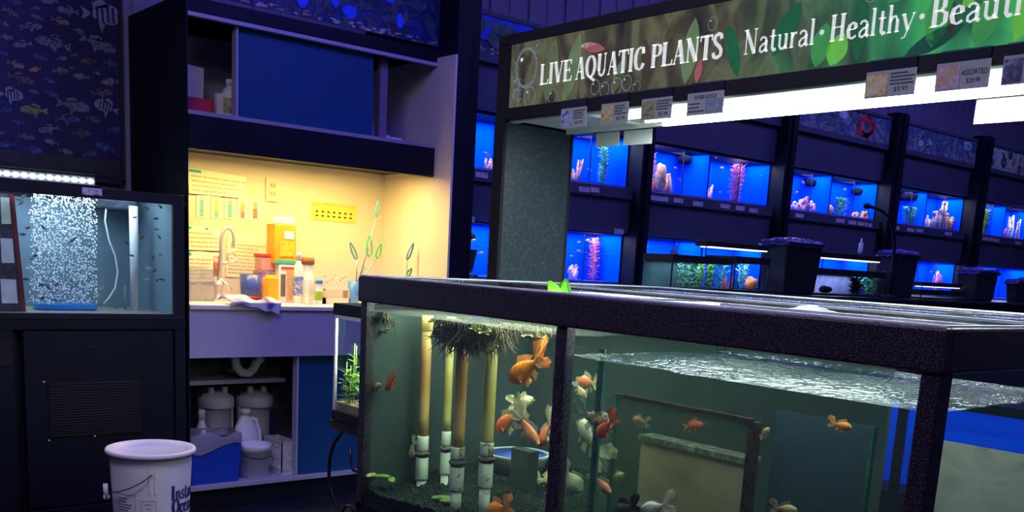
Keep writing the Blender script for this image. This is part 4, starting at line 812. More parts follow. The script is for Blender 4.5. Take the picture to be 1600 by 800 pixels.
def tank(bay, half, row):
    bx0, bx1 = bays[bay]; mid = (bx0+bx1)/2; a, b = (bx0+.008, mid-.005) if half == 0 else (mid+.005, bx1-.008)
    z0, z1 = ((1.667, 1.948) if row == 0 else (1.103, 1.392))
    w_ = 'left' if half == 0 else 'right'; rr_ = 'upper' if row == 0 else 'lower'
    t = thing('rack_aquarium', f'blue lit aquarium, {rr_} {w_} tank of the {nth[bay]} rack bay from the sink', 'aquarium', ((a+b)/2, 4.4, z0), 'rack aquariums')
    MB().box(a, b, 4.24, 4.243, z0+.01, z1).build('front_pane', glass('rack_pane', (.97, .98, 1), .25, .03), t)
    MB().box(a, b, 4.48, 4.485, z0, z1).box(a, a+.003, 4.243, 4.48, z0, z1).box(b-.003, b, 4.243, 4.48, z0, z1).build('background', gline, t)
    MB().box(a, b, 4.243, 4.48, z0, z0+.01).build('sand_bed', sand, t)
    k = a+(b-a)*(.62 if half == 0 else .5)
    dv_ = MB().box(k-.0015, k+.0015, 4.25, 4.48, z0+.01, z1-.012).build('divider', glass('divider_glass', (.8, .86, 1), .3), t); MB().box(k-.003, k+.003, 4.245, 4.25, z0+.01, z1-.012).build('divider_edge', mat('dark_divider', (.004, .015, .12), .4, var=.1), dv_)
    MB().box(a, b, 4.245, 4.485, z1+.001, z1+.008).build('lid', blackm, t)
    if row == 1: MB().box(a, b, 4.2385, 4.2399, 1.276, 1.279).build('water_line', wl_, t)
    area('rack_tank_lamp', ((a+b)/2, 4.34, z1-.004), (b-a)*.94, .17, 4.2*(.85 if bay > 3 else 1), (.62, .72, 1))
for bay in range(5):
    for half in (0, 1):
        tank(bay, half, 0); tank(bay, half, 1)
# ---- decorations in the rack tanks
def plantmesh(h, w_, n, ln, seed, stems=3, twist=1):
    r = random.Random(seed); m = MB()
    for s in range(stems):
        bx = r.uniform(-w_, w_)*.4; by = r.uniform(-.02, .02); tx = bx+r.uniform(-w_, w_)*.5
        pts = [Vector((bx+(tx-bx)*k/5+.006*math.sin(k*2+s), by, h*k/5*(1-.1*s/stems))) for k in range(6)]
        m.tube(pts, .0025, 5, 1)
        for i in range(n):
            t = (i+.5)/n*5; k = min(4, int(t)); p = pts[k]*(1-(t-k))+pts[k+1]*(t-k)
            an = i*2.4+r.random(); d = Vector((math.cos(an), math.sin(an)*.6, r.uniform(.2, .8)))
            m.leaf(p, d, (0, 0, 1), ln*r.uniform(.7, 1.1), ln*.4, 0, -.15, 3)
    return m
def coralmesh(h, w_, seed, nb=7):
    r = random.Random(seed); m = MB()
    for i in range(nb):
        x = r.uniform(-w_, w_)*.5; hh = h*r.uniform(.45, 1)*(1-abs(x)/w_*.5); y = r.uniform(-.03, .03)
        lean = r.uniform(-.3, .3)*hh
        m.tube([(x, y, 0), (x+lean*.4, y, hh*.5), (x+lean, y, hh)], [w_*.15, w_*.11, w_*.07], 8, i % 2)
        m.ball((x+lean, y, hh), w_*.085, i % 2, 8, 5)
        for k in range(2):
            t = r.uniform(.3, .8); sx = r.choice([-1, 1]); p = Vector((x+lean*t, y, hh*t)); q = p+Vector((sx*w_*.16, 0, hh*.22)); m.tube([p, q], [w_*.06, w_*.05], 6, i % 2); m.ball(q, w_*.06, i % 2, 6, 4)
    return m
def rockmesh(h, w_, seed):
    m = MB(); m.ball((0, 0, h*.45), 1, 0, 14, 10, (w_*.5, .035, h*.5))
    for i, q in enumerate(m.v):
        n = noise.noise(Vector((q.x*30+seed, q.y*30, q.z*30))); m.v[i] = Vector((q.x*(1+.35*n), q.y*(1+.3*n), max(0, q.z*(1+.2*n))))
    return m
CM = {k: [mat('deco_'+k, c1, .8, col2=c2, vs=vs, spec=0), mat('deco_'+k+'_b', c2, .8, var=.1, spec=0)] for k, c1, c2, vs in [
    ('pink', (1, .28, .48), (1, .62, .68), 40), ('orange', (1, .22, .06), (1, .5, .3), 40), ('teal', (.10, .55, .30), (.5, .85, .75), 40), ('green', (.12, .45, .08), (.4, .7, .25), 40), ('brown', (.5, .25, .16), (.85, .5, .35), 40),
    ('yellow', (.65, .7, .08), (.3, .5, .1), 40), ('purple', (.35, .08, .6), (.7, .3, .6), 40), ('dark', (.006, .006, .015), (.012, .012, .03), 40), ('pale', (.75, .75, .62), (.9, .6, .5), 30)]}
nm = {'p': 'plastic_plant', 'c': 'coral_ornament', 'r': 'rock_ornament', 'f': 'sponge_filter'}
sd = 0
def deco(kind, col, px0, px1, ptop, row, label, Y=4.38, zb=None, hang=False):
    global sd; sd += 1
    zb = zb if zb is not None else (1.678 if row == 0 else 1.114)
    a, b = P(px0, ptop, 1, Y), P(px1, ptop, 1, Y); w_ = b.x-a.x; h = max(.02, a.z-zb)
    if row == 0: h = min(h, .255)
    else: h = min(h, .26)
    m = plantmesh(h*.95, w_*.42, 56, min(w_*.30, .05), sd, 4) if kind == 'p' else coralmesh(h*.92, w_*.75, sd) if kind == 'c' else rockmesh(h, w_, sd)
    if kind == 'f': m = MB().lathe([(w_*.2, 0), (w_*.42, h*.1), (w_*.45, h*.6), (w_*.2, h*.8), (w_*.08, h)], (0, 0, 0), 12)
    bb0, bb1 = [q for q in bays if q[0]-.06 < (a.x+b.x)/2 < q[1]+.06][0]; xm = (a.x+b.x)/2; md = (bb0+bb1)/2
    lo, hi = (bb0+.02, md-.012) if xm < md else (md+.012, bb1-.02); xm = min(hi-.01, max(lo+.01, xm))
    m.v = [Vector((min(hi-xm, max(lo-xm, q.x)), min(.05, max(-.05, q.y)), min(h, max(0, q.z)))) for q in m.v]
    o = m.build(nm[kind], CM[col] if kind != 'r' else CM[col][0], origin=(0, 0, 0)); o.location = (xm, Y, zb)
    return tag(o, label, {'p': 'plant', 'c': 'coral', 'r': 'rock', 'f': 'filter'}[kind])
D = [('c', 'pink', 722, 737, 236, 0, 'pink coral at the left edge of the upper tank beside the sink alcove'), ('c', 'orange', 756, 772, 244, 0, 'orange pink coral beside the canopy post in the upper tank'),
 ('c', 'orange', 897, 914, 240, 0, 'orange coral just right of the dark canopy end panel, upper row'), ('p', 'teal', 934, 958, 226, 0, 'pale green plant under the hanging white tags'),
 ('c', 'pink', 722, 734, 375, 1, 'small pink coral in the lower tank beside the alcove'), ('p', 'pink', 918, 944, 370, 1, 'tall pink plant in the lower tank right of the dark panel'),
 ('c', 'pink', 886, 912, 405, 1, 'branching pink coral touching the dark panel, lower row'),
 ('p', 'pink', 1011, 1029, 222, 0, 'tall pink plant at the left end of the second bay, upper row'), ('c', 'orange', 1022, 1052, 256, 0, 'orange and brown coral beside the left pink plant of the second bay'),
 ('r', 'brown', 1026, 1042, 252, 0, 'brown rock spike behind the orange coral of the second bay'), ('r', 'green', 1086, 1097, 284, 0, 'small green cone in the middle of the second bay'), ('c', 'pink', 1101, 1117, 283, 0, 'short pink coral beside the black centre divider of the second bay'),
 ('p', 'pink', 1139, 1174, 243, 0, 'widest pink plant in the right upper tank of the second bay'), ('c', 'pale', 1003, 1022, 417, 1, 'pale coral at the left end of the second bay, lower row'), ('c', 'pink', 1024, 1050, 426, 1, 'pink purple coral left of the green planted tank'),
 ('c', 'pink', 1238, 1272, 304, 0, 'pink coral mound at the left end of the third bay'), ('r', 'orange', 1284, 1302, 316, 0, 'round orange shell ornament in the third bay'), ('p', 'teal', 1303, 1329, 307, 0, 'spiky pale green plant in the third bay'),
 ('c', 'orange', 1334, 1358, 327, 0, 'low orange coral under the gooseneck lamp head'), ('p', 'teal', 1402, 1440, 320, 0, 'bushy green plant in the fourth bay'), ('c', 'pale', 1441, 1454, 333, 0, 'small pale coral beside the green plant of the fourth bay'),
 ('c', 'brown', 1461, 1490, 303, 0, 'tall brown branching trunk in the fourth bay'), ('r', 'orange', 1466, 1482, 348, 0, 'orange stone at the foot of the brown trunk'), ('p', 'yellow', 1531, 1556, 314, 0, 'tall yellow green plant at the left end of the fifth bay'),
 ('c', 'purple', 1560, 1573, 347, 0, 'small purple coral in the fifth bay'), ('c', 'pale', 1582, 1597, 326, 0, 'twisting pale root at the right edge, upper row'), ('c', 'pink', 1488, 1503, 432, 1, 'pink coral in the lower row of the fourth bay'), ('r', 'purple', 1462, 1472, 422, 1, 'small purple rock in the lower row of the fourth bay'),
 ('r', 'dark', 1046, 1062, 384, 1, 'dark stone in the lower row of the second bay')]
for i, d_ in enumerate(D): deco(*d_, Y=4.32+.04*(i % 3))
for (px0, px1, pt, pb, lb) in [(1063, 1077, 236, 253, 'dark filter at the water top of the second bay, left one'), (1086, 1099, 238, 258, 'dark filter at the water top of the second bay, right one'), (1262, 1272, 274, 288, 'small dark filter at the top of the third bay, left one'), (1277, 1292, 276, 296, 'larger dark filter at the top of the third bay'),
                               (1336, 1346, 289, 302, 'small dark filter above the orange coral in the third bay'), (1412, 1428, 296, 312, 'dark filter at the top of the fourth bay, left one'), (1430, 1441, 298, 316, 'dark filter at the top of the fourth bay, right one'), (1548, 1560, 317, 330, 'dark filter beside the yellow plant in the fifth bay'), (950, 962, 374, 388, 'dark filter in the lower tank beside the tall pink plant'), (728, 742, 357, 370, 'dark filter in the lower tank beside the alcove')]:
    a, b = P(px0, pt, 1, 4.41), P(px1, pb, 1, 4.41); w_ = b.x-a.x; h = a.z-b.z
    o = MB().lathe([(w_*.15, 0), (w_*.45, h*.15), (w_*.5, h*.75), (w_*.2, h)], (0, 0, 0), 12).tube([(0, 0, h*.95), (0, .06, h*.98)], .004, 6).build('hanging_filter', CM['dark'][0], origin=(0, 0, 0))
    o.location = ((a.x+b.x)/2, 4.41, b.z-.02); tag(o, lb, 'filter')
fo = [(740, 375, 0), (752, 395, 0), (760, 240, 2), (920, 265, 0), (905, 378, 0), (918, 375, 2), (930, 408, 0), (893, 400, 2), (905, 392, 0), (1055, 262, 2), (1062, 280, 0), (1120, 245, 2), (1125, 300, 0), (1128, 262, 2), (1190, 275, 2), (1245, 300, 0), (1255, 285, 2), (1314, 318, 0), (1320, 296, 2), (1365, 300, 2), (1400, 300, 2), (1498, 330, 2), (1505, 345, 0), (1565, 350, 0), (1010, 385, 2), (1018, 400, 2), (968, 395, 0), (1455, 425, 0), (1578, 340, 2)]
for i, (px, py, k) in enumerate(fo):
    o = tf.copy(); C.objects.link(o); o.data = me_o if k == 0 else me_p
    place(o, P(px, py, 1, 4.3), (0, r.uniform(-.3, .3), r.choice([0, math.pi])), r.uniform(.03, .05))
    o['label'] = 'small orange fish in a blue rack tank' if k == 0 else 'small pale fish in a blue rack tank'; o['category'] = 'fish'; o['group'] = 'small orange fish in the rack' if k == 0 else 'small pale fish in the rack'
# small betta poster tub in lower tank near alcove
o = tag(MB().prism([P(712, 390, 1, 4.19), P(746, 390, 1, 4.19), P(738, 426, 1, 4.19), P(714, 428, 1, 4.19)], (0, .004, 0)).box(P(716, 0, 1, 4.19).x, P(746, 428, 1, 4.19).x, 4.185, 4.2, P(720, 432, 1, 4.19).z, P(720, 428, 1, 4.19).z).build('hanging_card', pattern('dark_green_card', [(.01, .012, .01), (.02, .03, .02), (.15, .3, .08), (.01, .01, .01)], 9)), 'dark card with a green picture hung on the lower tank beside the alcove', 'card')
# ================================================================== MAIN ISLAND TANK
TX0, TX1, TY0, TY1, ZR, ZRB = 1.6, 2.95, .79, 2.64, 1.132, 1.054
it = thing('island_aquarium', 'large black rimmed island aquarium with goldfish in the foreground', 'aquarium', ((TX0+TX1)/2, (TY0+TY1)/2, 0))
e = .012; m_ = MB()
def ring(m, x0, x1, y0, y1, z0, z1, w_): m.box(x0, x0+w_, y0, y1, z0, z1).box(x1-w_, x1, y0, y1, z0, z1).box(x0+w_, x1-w_, y0, y0+w_, z0, z1).box(x0+w_, x1-w_, y1-w_, y1, z0, z1)
ring(m_, TX0-.008, TX1+.008, TY0-.008, TY1+.008, ZRB, ZR, .018); m_.build('rim', rimblk, it, bevel=.006)
m_ = MB(); ring(m_, TX0+.0101, TX1-.0101, TY0+.0101, TY1-.0101, ZR-.018, ZR-.003, .024); m_.build('rim_ledge', mat('rim_ledge_gloss', (.03, .035, .035), .18, spec=.9, bump=.3, bs=60), it, bevel=.002)
m_ = MB(); ring(m_, TX0+.0005, TX1-.0005, TY0+.0005, TY1-.0005, ZR-.001, ZR+.0035, .012); m_.build('rim_highlight', mat('highlight_and_lid_edge', (.75, .80, .80), .5, var=.15, vs=12), it)  # pale colour stands in for the highlight line along the rim top
for (x, y, x2, y2) in ((TX0, 2.607, TX0+.03, 2.64), (TX0, 1.706, TX0+.03, 1.744), (TX0-.002, .788, TX0+.042, .824), (TX1-.03, TY0, TX1, TY0+.03), (TX1-.03, 1.706, TX1, 1.744), (TX1-.03, TY1-.03, TX1, TY1)):
    MB().box(x, x2, y, y2, .40, ZRB).build('corner_post', rimblk, it, bevel=.003)
MB().box(TX0+.006, TX0+.012, 1.744, 2.607, .42, ZRB+.02).build('front_pane', glf, it)
MB().box(TX0+.006, TX0+.012, .824, 1.706, .42, ZRB+.02).build('front_pane', glf, it)
MB().box(1.642, TX1-.03, TY0+.004, TY0+.010, .42, ZRB+.02).build('end_pane', glf, it)
MB().box(TX1-.012, TX1-.006, .82, TY1-.03, .42, ZRB+.02).build('back_pane', gl, it)
MB().box(TX0+.03, TX1-.03, TY1-.012, TY1-.006, .42, ZRB+.02).build('end_pane', gl, it)
MB().box(TX0, TX1, TY0, TY1, 0, .40).box(TX0, TX1, TY0, TY1, .40, .42).build('cabinet_base', black, it)
tealb = mat('dark_teal_panel', (.040, .055, .060), .6, col2=(.054, .073, .076), vs=2, spec=.1)
MB().box(2.27, 2.285, 1.24, TY1-.02, .42, 1.045).build('centre_panel', tealb, it)
MB().box(TX0+.02, 2.27, TY1-.03, TY1-.02, .42, 1.03).build('end_panel', tealb, it)
dv = MB().box(TX0+.03, 2.27, 1.722, 1.728, .42, 1.045).build('partition', gl, it); MB().box(1.74, 1.748, 1.715, 1.735, .45, 1.0).build('partition_edge', gledge, dv)
# inner overflow compartment seen behind the right pane
MB().box(1.85, 1.855, 1.345, 1.765, .42, .872).build('overflow_pane', glass('murky_glass', (.74, .80, .74), .5, .05, .10, (.30, .34, .28)), it)
MB().box(1.845, 1.86, 1.335, 1.770, .868, .878).box(1.845, 1.862, 1.318, 1.342, .42, .872).build('overflow_edge', silic, it)
MB().box(1.845, 1.852, 1.762, 1.770, .42, .872).build('overflow_edge', gledge, it)
MB().box(1.95, 2.0, 1.415, 1.76, .42, .748).build('overflow_box', pattern('tan_plastic', [(.66, .40, .27), (.78, .50, .36), (.56, .34, .23)], 3), it, bevel=.002)
MB().box(1.943, 2.004, 1.41, 1.765, .748, .762).build('overflow_lip', pattern('mottled_lip', [(.5, .44, .36), (.12, .06, .05), (.5, .46, .4)], 22), it)
MB().box(1.90, 1.906, 1.07, 1.31, .42, .90).build('inner_pane', glass('teal_tinted_pane', (.62, .68, .74), .8, .03, .25, (.10, .15, .19)), it)
MB().box(1.898, 1.91, 1.062, 1.07, .42, .90).build('inner_pane_edge', gledge, it)
MB().box(2.27, 2.285, TY0+.02, TY0+.05, .42, 1.045).build('centre_stile', tealb, it)
# braces and glass lids across the top
for i, (y0, y1) in enumerate(((.90, .94), (1.30, 1.38), (1.70, 1.75), (2.15, 2.19))):
    MB().box(TX0+.034, TX1-.034, y0, y1, ZR-.02, ZR-.006).build('brace', MC['rim_ledge_gloss'], it)
MB().box(2.12, 2.16, TY0+.034, TY1-.034, ZR-.02, ZR-.002).box(2.44, 2.48, TY0+.034, TY1-.034, ZR-.02, ZR-.002).build('centre_beam', MC['rim_ledge_gloss'], it)
wet = glass('wet_glass_lid', (.7, .76, .74), 1.2, .25, .14, (.5, .56, .54), 1, 120)
for (x0, x1, y0, y1) in ((1.72, 2.12, .94, 1.30), (1.70, 2.12, 1.38, 1.70), (2.48, 2.9, .84, 1.30), (2.48, 2.9, 1.38, 1.70), (2.48, 2.9, 1.75, 2.6), (1.95, 2.12, 1.75, 2.15)):
    MB().box(x0, x1, y0, y1, ZR-.014, ZR-.009).build('glass_lid', wet, it)
MB().box(1.636, 1.80, 1.05, 1.42, ZR-.013, ZR-.004).build('trough_shade', blackm, it); MB().box(1.636, 1.80, .83, .885, ZR-.013, ZR-.004).build('trough_shade', blackm, it)  # black sheets standing in for the shaded open trough behind the rim
MB().box(1.80, 1.812, .83, 1.42, ZR-.013, ZR+.002).build('lid_edge', MC['highlight_and_lid_edge'], it); MB().box(2.165, 2.175, .83, 2.5, ZR-.013, ZR+.003).build('lid_edge', MC['highlight_and_lid_edge'], it)
MB().grid(lambda u, v: Vector((1.92+.12*u, 1.22+.16*v, ZR-.008+.016*math.sin(math.pi*u)*math.sin(math.pi*v)**3+.004*noise.noise(Vector((u*12, v*12, 0))))), 16, 20).build('splash_mound', mat('wet_foam', (.12, .15, .12), .5, var=.3, vs=60), it)
# water
m_ = MB(); m_.box(TX0+.015, 2.268, 1.75, TY1-.035, .44, 1.028)
tag(m_.build('tank_water', waterm), 'greenish water filling the left goldfish compartment', 'water', kind='stuff')
m_ = MB(); m_.box(TX0+.015, 2.268, TY0+.013, 1.72, .44, .986)
tag(m_.build('tank_water', waterm), 'greenish water filling the right compartment of the island tank', 'water', kind='stuff')
def wavef(x0, x1, y0, y1, z): return lambda u, v: Vector((x0+(x1-x0)*u, y0+(y1-y0)*v, z+.004*noise.noise(Vector((u*9, v*14, 0)))+.002*math.sin(u*60+v*20)*math.exp(-3*u)))
tag(MB().grid(wavef(TX0+.013, 2.268, TY0+.012, 1.72, .988), 40, 60).build('water_surface', watertop), 'rippled bright water surface in the right compartment', 'water', kind='stuff')
tag(MB().grid(wavef(TX0+.013, 2.268, 1.732, TY1-.033, 1.031), 40, 50).build('water_surface', glass('calm_surface', (.85, .9, .86), .05, .3, .01, (.5, .55, .4))), 'calm water surface in the left compartment', 'water', kind='stuff')
# gravel
def gv(u, v):
    x = TX0+.014+(2.268-TX0-.014)*u; y = 1.735+(TY1-.03-1.735)*v
    return Vector((x, y, .472+.012*math.sin(v*4+u*3)+.07*max(0, u-.15)+.10*max(0, v-.88)+.03*noise.noise(Vector((x*5, y*5, 0)))+.010*noise.noise(Vector((x*60, y*60, 0)))+.006*noise.noise(Vector((x*140, y*140, 3)))))
tag(MB().grid(gv, 130, 150, smooth=False).build('gravel_bed', gravelm), 'dark gravel covering the floor of the left compartment', 'gravel', kind='stuff')
r = random.Random(9); m_ = MB()
for i in range(1500):
    u, v = r.random()**1.3, r.random(); p = gv(u, v); m_.ball(p+Vector((0, 0, .001)), r.uniform(.002, .0045), r.randrange(3), 5, 3, (1, 1, .7))
tag(m_.build('gravel_stones', [mat('stone_dark', (.010, .015, .014), .5, var=.3), mat('stone_grey', (.035, .05, .045), .5, var=.3), mat('stone_green', (.02, .04, .025), .5, var=.3)]), 'loose dark stones lying on the gravel', 'gravel', kind='stuff')
def gv2(u, v):
    x = TX0+.014+(2.268-TX0-.014)*u; y = TY0+.014+(1.715-TY0-.014)*v
    return Vector((x, y, .45+.01*noise.noise(Vector((x*40, y*40, 0)))))
tag(MB().grid(gv2, 60, 60, smooth=False).build('gravel_bed', gravelm), 'dark gravel covering the floor of the right compartment', 'gravel', kind='stuff')
# bamboo poles: tube, two white sleeves, grey band, foot
bam = [mat('bamboo', (.40, .20, .06), .5, col2=(.60, .42, .16), vs=3.5), mat('bamboo_green', (.36, .30, .08), .5, col2=(.56, .50, .20), vs=4)]
slv = pattern('flaking_white_sleeve', [(.62, .68, .52), (.66, .72, .56), (.64, .68, .52), (.66, .72, .56), (.62, .68, .52), (.14, .07, .04), (.6, .65, .5)], 26, dist=.6, detail=5); slc = mat('white_sleeve_clean', (.58, .66, .54), .5, var=.04)
bandm = mat('grey_band', (.10, .09, .08), .6, var=.2)
for (pxt, pxb, pb, X, wpx, ysl, yband, mi, sv, lb) in [(661, 658, 762, 1.79, 19, 680, 708, 0, slc, 'brown pole with clean white sleeves, leftmost in the goldfish tank'), (697, 694, 757, 1.845, 15, 673, 700, 1, slc, 'thin yellow pole half hidden behind the central pole'),
        (720, 712, 780, 1.72, 22, 697, 722, 0, slv, 'brown pole with flaking white sleeves, nearest of the four'), (774, 757, 776, 1.75, 22, 690, 716, 1, slv, 'yellow green pole with flaking sleeves, rightmost of the four')]:
    pb_ = P(pxb, pb, 0, X); yv = pb_.y; dist = (Vector((X, yv, .8))-Vector((0, 0, 1.2))).dot(cf); rr = wpx*dist/FPX/2
    gz = pb_.z; gz = min(gz, .50); o = thing('bamboo_pole', lb, 'pole', (X, yv, gz-.05)); top = 1.02
    z1_ = P(pxb, ysl, 0, X).z; z2_ = P(pxb, yband, 0, X).z; lean = .0
    MB().tube([(X, yv, z1_-.01), (X, yv, .7), (X, yv, .8), (X, yv, .9), (X, yv, top)], rr*.86, 20, mi=0).lathe([(rr*.86, top-.05), (rr*.93, top-.048), (rr*.93, top), (rr*.8, top)], (X, yv, 0), 20).build('pole', bam[mi], o)
    MB().lathe([(rr*.95, z2_+.012), (rr, z2_+.014), (rr, z1_-.002), (rr*.95, z1_)], (X, yv, 0), 24).build('upper_sleeve', sv, o)
    MB().lathe([(rr*.9, z2_-.014), (rr*.93, z2_+.012)], (X, yv, 0), 24).tube([(X+rr*math.cos(t), yv+rr*math.sin(t), z2_+.002*math.sin(t*3)) for t in [2*math.pi*k/20 for k in range(21)]], .006, 8).build('band', bandm, o)
    MB().lathe([(rr*1.0, z2_-.084), (rr*1.06, z2_-.081), (rr*1.06, z2_-.014), (rr*1.0, z2_-.012)], (X, yv, 0), 24).build('lower_sleeve', sv, o)
    MB().lathe([(rr*.78, gz-.05), (rr*.82, z2_-.081)], (X, yv, 0), 20).build('foot', sv, o)
# floating plant with hanging roots
def roots(name, label, c, n, ln, sp, seed, m):
    r = random.Random(seed); mb = MB()
    for i in range(n):
        p = Vector(c)+Vector((r.gauss(0, sp*.45), r.gauss(0, sp), 0)); L = ln*r.uniform(.35, 1); pts = [p]
        d = Vector((r.gauss(0, .15), r.gauss(0, .3), -1))
        for k in range(5):
            d += Vector((r.gauss(0, .3), r.gauss(0, .42), r.gauss(0, .2))); pts.append(pts[-1]+d.normalized()*L/5)
        mb.tube(pts, [.0022, .002, .0017, .0014, .001, .0005], 4)
    return tag(mb.build(name, m), label, 'roots')
rootm = mat('root_black', (.012, .010, .008), .8, col2=(.05, .04, .025), vs=30); rootb = mat('root_brown', (.07, .055, .03), .8, col2=(.14, .11, .06), vs=30)
c = P(722, 500, 0, 1.68); roots('hanging_roots', 'black feathery roots hanging in front of the brown poles', (1.68, c.y, 1.026), 420, .13, .03, 1, rootm)
c = P(704, 510, 0, 1.70); roots('hanging_roots', 'dense dark root clump left of the central pole', (1.70, c.y, 1.026), 300, .09, .024, 6, rootm)
c = P(765, 500, 0, 1.70); roots('hanging_roots', 'loose dark roots hanging over the right pole', (1.70, c.y, 1.026), 200, .12, .03, 2, rootb)
c = P(820, 505, 0, 1.8); roots('hanging_roots', 'brown roots hanging above the orange goldfish', (1.8, c.y, 1.026), 130, .055, .06, 3, rootb)
c = P(600, 490, 0, 1.65); roots('hanging_roots', 'thin roots in the far left corner of the tank', (1.65, c.y, 1.026), 30, .09, .015, 4, rootb)
lfm = mat('floating_leaf', (.22, .42, .06), .45, col2=(.42, .52, .16), vs=20); lfo = mat('olive_leaf', (.22, .22, .06), .5, col2=(.40, .36, .14), vs=20)
r = random.Random(4)
for i, (px, py, X, s, m, lb) in enumerate([(703, 503, 1.66, .018, lfm, 'round green floating leaf above the roots, left one'), (748, 502, 1.66, .018, lfm, 'bright green floating leaf between the poles'), (764, 508, 1.66, .024, lfo, 'olive floating leaf cluster beside the right pole'), (603, 492, 1.66, .016, lfo, 'olive floating leaf near the far corner post'), (586, 492, 1.64, .018, lfm, 'green floating leaf against the far corner post'), (602, 512, 1.66, .010, lfo, 'small olive leaf hanging below the far corner leaves'), (832, 512, 1.67, .020, lfo, 'olive floating leaf above the large goldfish'), (680, 497, 1.78, .020, lfo, 'olive leaf between the first pole and the roots')]):
    c = P(px, py, 0, X); mb = MB()
    for k in range(5):
        a = k*1.26+i; mb.leaf((c.x, c.y, min(c.z, 1.02)-.004*k), (math.cos(a)*.5, math.sin(a), -.3+.1*k), (0, 0, 1), s*1.6, s*1.5, 0, .2)
    tag(mb.build('floating_leaves', m), lb, 'leaf')
for i, (px, py, lb) in enumerate([(700, 778, 'green moss ball between the poles on the gravel'), (641, 778, 'pair of green pebbles by the left corner'), (610, 745, 'green pebble near the far corner of the gravel')]): pass
for (px, py, X, s, m, lb) in [(692, 778, 1.74, .013, 'moss', 'green moss lump left of the central pole foot'), (702, 781, 1.73, .012, 'moss', 'green moss lump touching the central pole foot'), (683, 762, 1.85, .014, 'tan', 'tan pebble between the left poles'), (612, 748, 1.67, .012, 'moss', 'green pebble near the far corner, right one'), (598, 742, 1.655, .010, 'moss', 'green pebble near the far corner, left one'), (580, 740, 1.63, .009, 'tan', 'pale pebble at the far corner post')]:
    c = P(px, py, 0, X); o = rockmesh(.02, .03, px).build('pebble', mat('moss_green', (.14, .28, .04), .7, var=.3, vs=60) if m == 'moss' else mat('tan_stone', (.4, .34, .2), .6, var=.2, vs=30), origin=(0, 0, 0)); place(o, (c.x, c.y, c.z-.012), (0, 0, px), s*55/1.3/ .55*.55 if False else s/.013); tag(o, lb, 'pebble')
# blue-white dish at the back and grey block
c = P(806, 712, 0, 2.12); dsh = thing('dish', 'white dish with blue inside sunk behind the goldfish', 'dish', (2.13, c.y, c.z-.06))
MB().lathe([(.09, c.z-.05), (.105, c.z), (.112, c.z+.01), (.100, c.z+.01), (.08, c.z-.03)], (2.13, c.y, 0), 32).build('bowl', mat('dish_white', (.45, .55, .52), .4, var=.05), dsh); MB().lathe([(.098, c.z+.008), (.08, c.z-.025), (.02, c.z-.028)], (2.13, c.y, 0), 32).build('lining', mat('dish_blue', (.06, .12, .55), .4, var=.1), dsh)
c = P(834, 730, 0, 2.02); tag(MB().box(1.96, 2.0, c.y-.045, c.y+.045, .46, P(834, 708, 0, 1.96).z).build('slate_block', mat('dark_slate', (.035, .055, .05), .7, var=.2), bevel=.004), 'dark slate block in front of the sunken dish', 'block')
# ---- goldfish, left compartment
fish((793, 592), (856, 552), 1.72, 'orange', 'bright orange fantail goldfish, largest one in front of the post', .32, .2, bend=-.1, dorsal=.10, k=1.02)
fish((602, 607), (623, 580), 1.66, 'red', 'small red fish with a pale tail left of the poles', .22, .14, 'plain')
fish((776, 668), (822, 640), 1.80, 'orwhite', 'red goldfish with white belly turning left behind the right pole', .27, .16, dorsal=.1)
fish((834, 690), (808, 640), 1.78, 'orwhite', 'red goldfish diving nose down beside the black post', .27, .16, dorsal=.1)
fish((842, 692), (868, 650), 1.88, 'orwhite', 'red goldfish half hidden by the middle post', .27, .16, dorsal=.1)
fish((828, 625), (800, 632), 1.92, 'yellow', 'small yellow white goldfish below the large orange one', .3, .18)
fish((640, 712), (650, 688), 1.73, 'white', 'pale fish behind the leftmost pole', .35, .2)
fish((592, 602), (577, 606), 1.635, 'dim', 'dull olive fish near the far corner post', .3, .2, 'plain')
fish((764, 800), (800, 792), 1.68, 'orange', 'orange goldfish at the bottom edge beneath the right pole', .42, .25)
fish((868, 752), (838, 750), 2.05, 'yellow', 'pale yellow fish tail showing left of the middle post', .4, .24)
# ---- right compartment
fish((946, 662), (902, 643), 1.74, 'calico', 'black and orange calico goldfish right of the middle post', .42, .24, bend=.1, dorsal=.13)
fish((933, 678), (964, 653), 1.70, 'red', 'red goldfish nose down at the green glass edge', .34, .2, dorsal=.06)
fish((903, 660), (950, 722), 1.82, 'white', 'slender white goldfish with orange head, tail to lower right', .26, .14, dorsal=.06)
fish((949, 768), (925, 738), 1.78, 'orwhite', 'red and white goldfish near the bottom with long white tail', .3, .18)
fish((902, 765), (880, 728), 1.76, 'yellow', 'round pale yellow goldfish beside the middle post', .55, .34, dorsal=.1)
fish((905, 596), (938, 600), 1.85, 'orwhite', 'white and orange fish near the surface beside the post', .36, .2)
fish((912, 620), (900, 596), 1.88, 'white', 'white fish with hanging orange fins near the surface', .36, .2)
fish((990, 655), (1014, 662), 1.90, 'orwhite', 'orange and white fish behind the murky pane, left one', .34, .2)
fish((1094, 664), (1066, 668), 1.92, 'red', 'orange fish behind the murky pane above the tan box', .3, .2, 'plain')
fish((1004, 797), (1052, 788), 1.74, 'white', 'white goldfish with orange face at the bottom edge', .3, .18, dorsal=.04)
fish((962, 800), (998, 790), 1.72, 'black', 'black goldfish at the bottom edge beside the white one', .4, .24)
fish((1326, 668), (1298, 660), 1.80, 'orange', 'orange fish near the surface right of the tan box', .34, .2)
fish((1200, 670), (1188, 684), 1.86, 'dim', 'small dull orange fish beside the dark inner edge', .34, .2)
fish((1240, 798), (1208, 792), 1.84, 'dim', 'dull gold fish at the bottom edge right of the tan box', .36, .2)
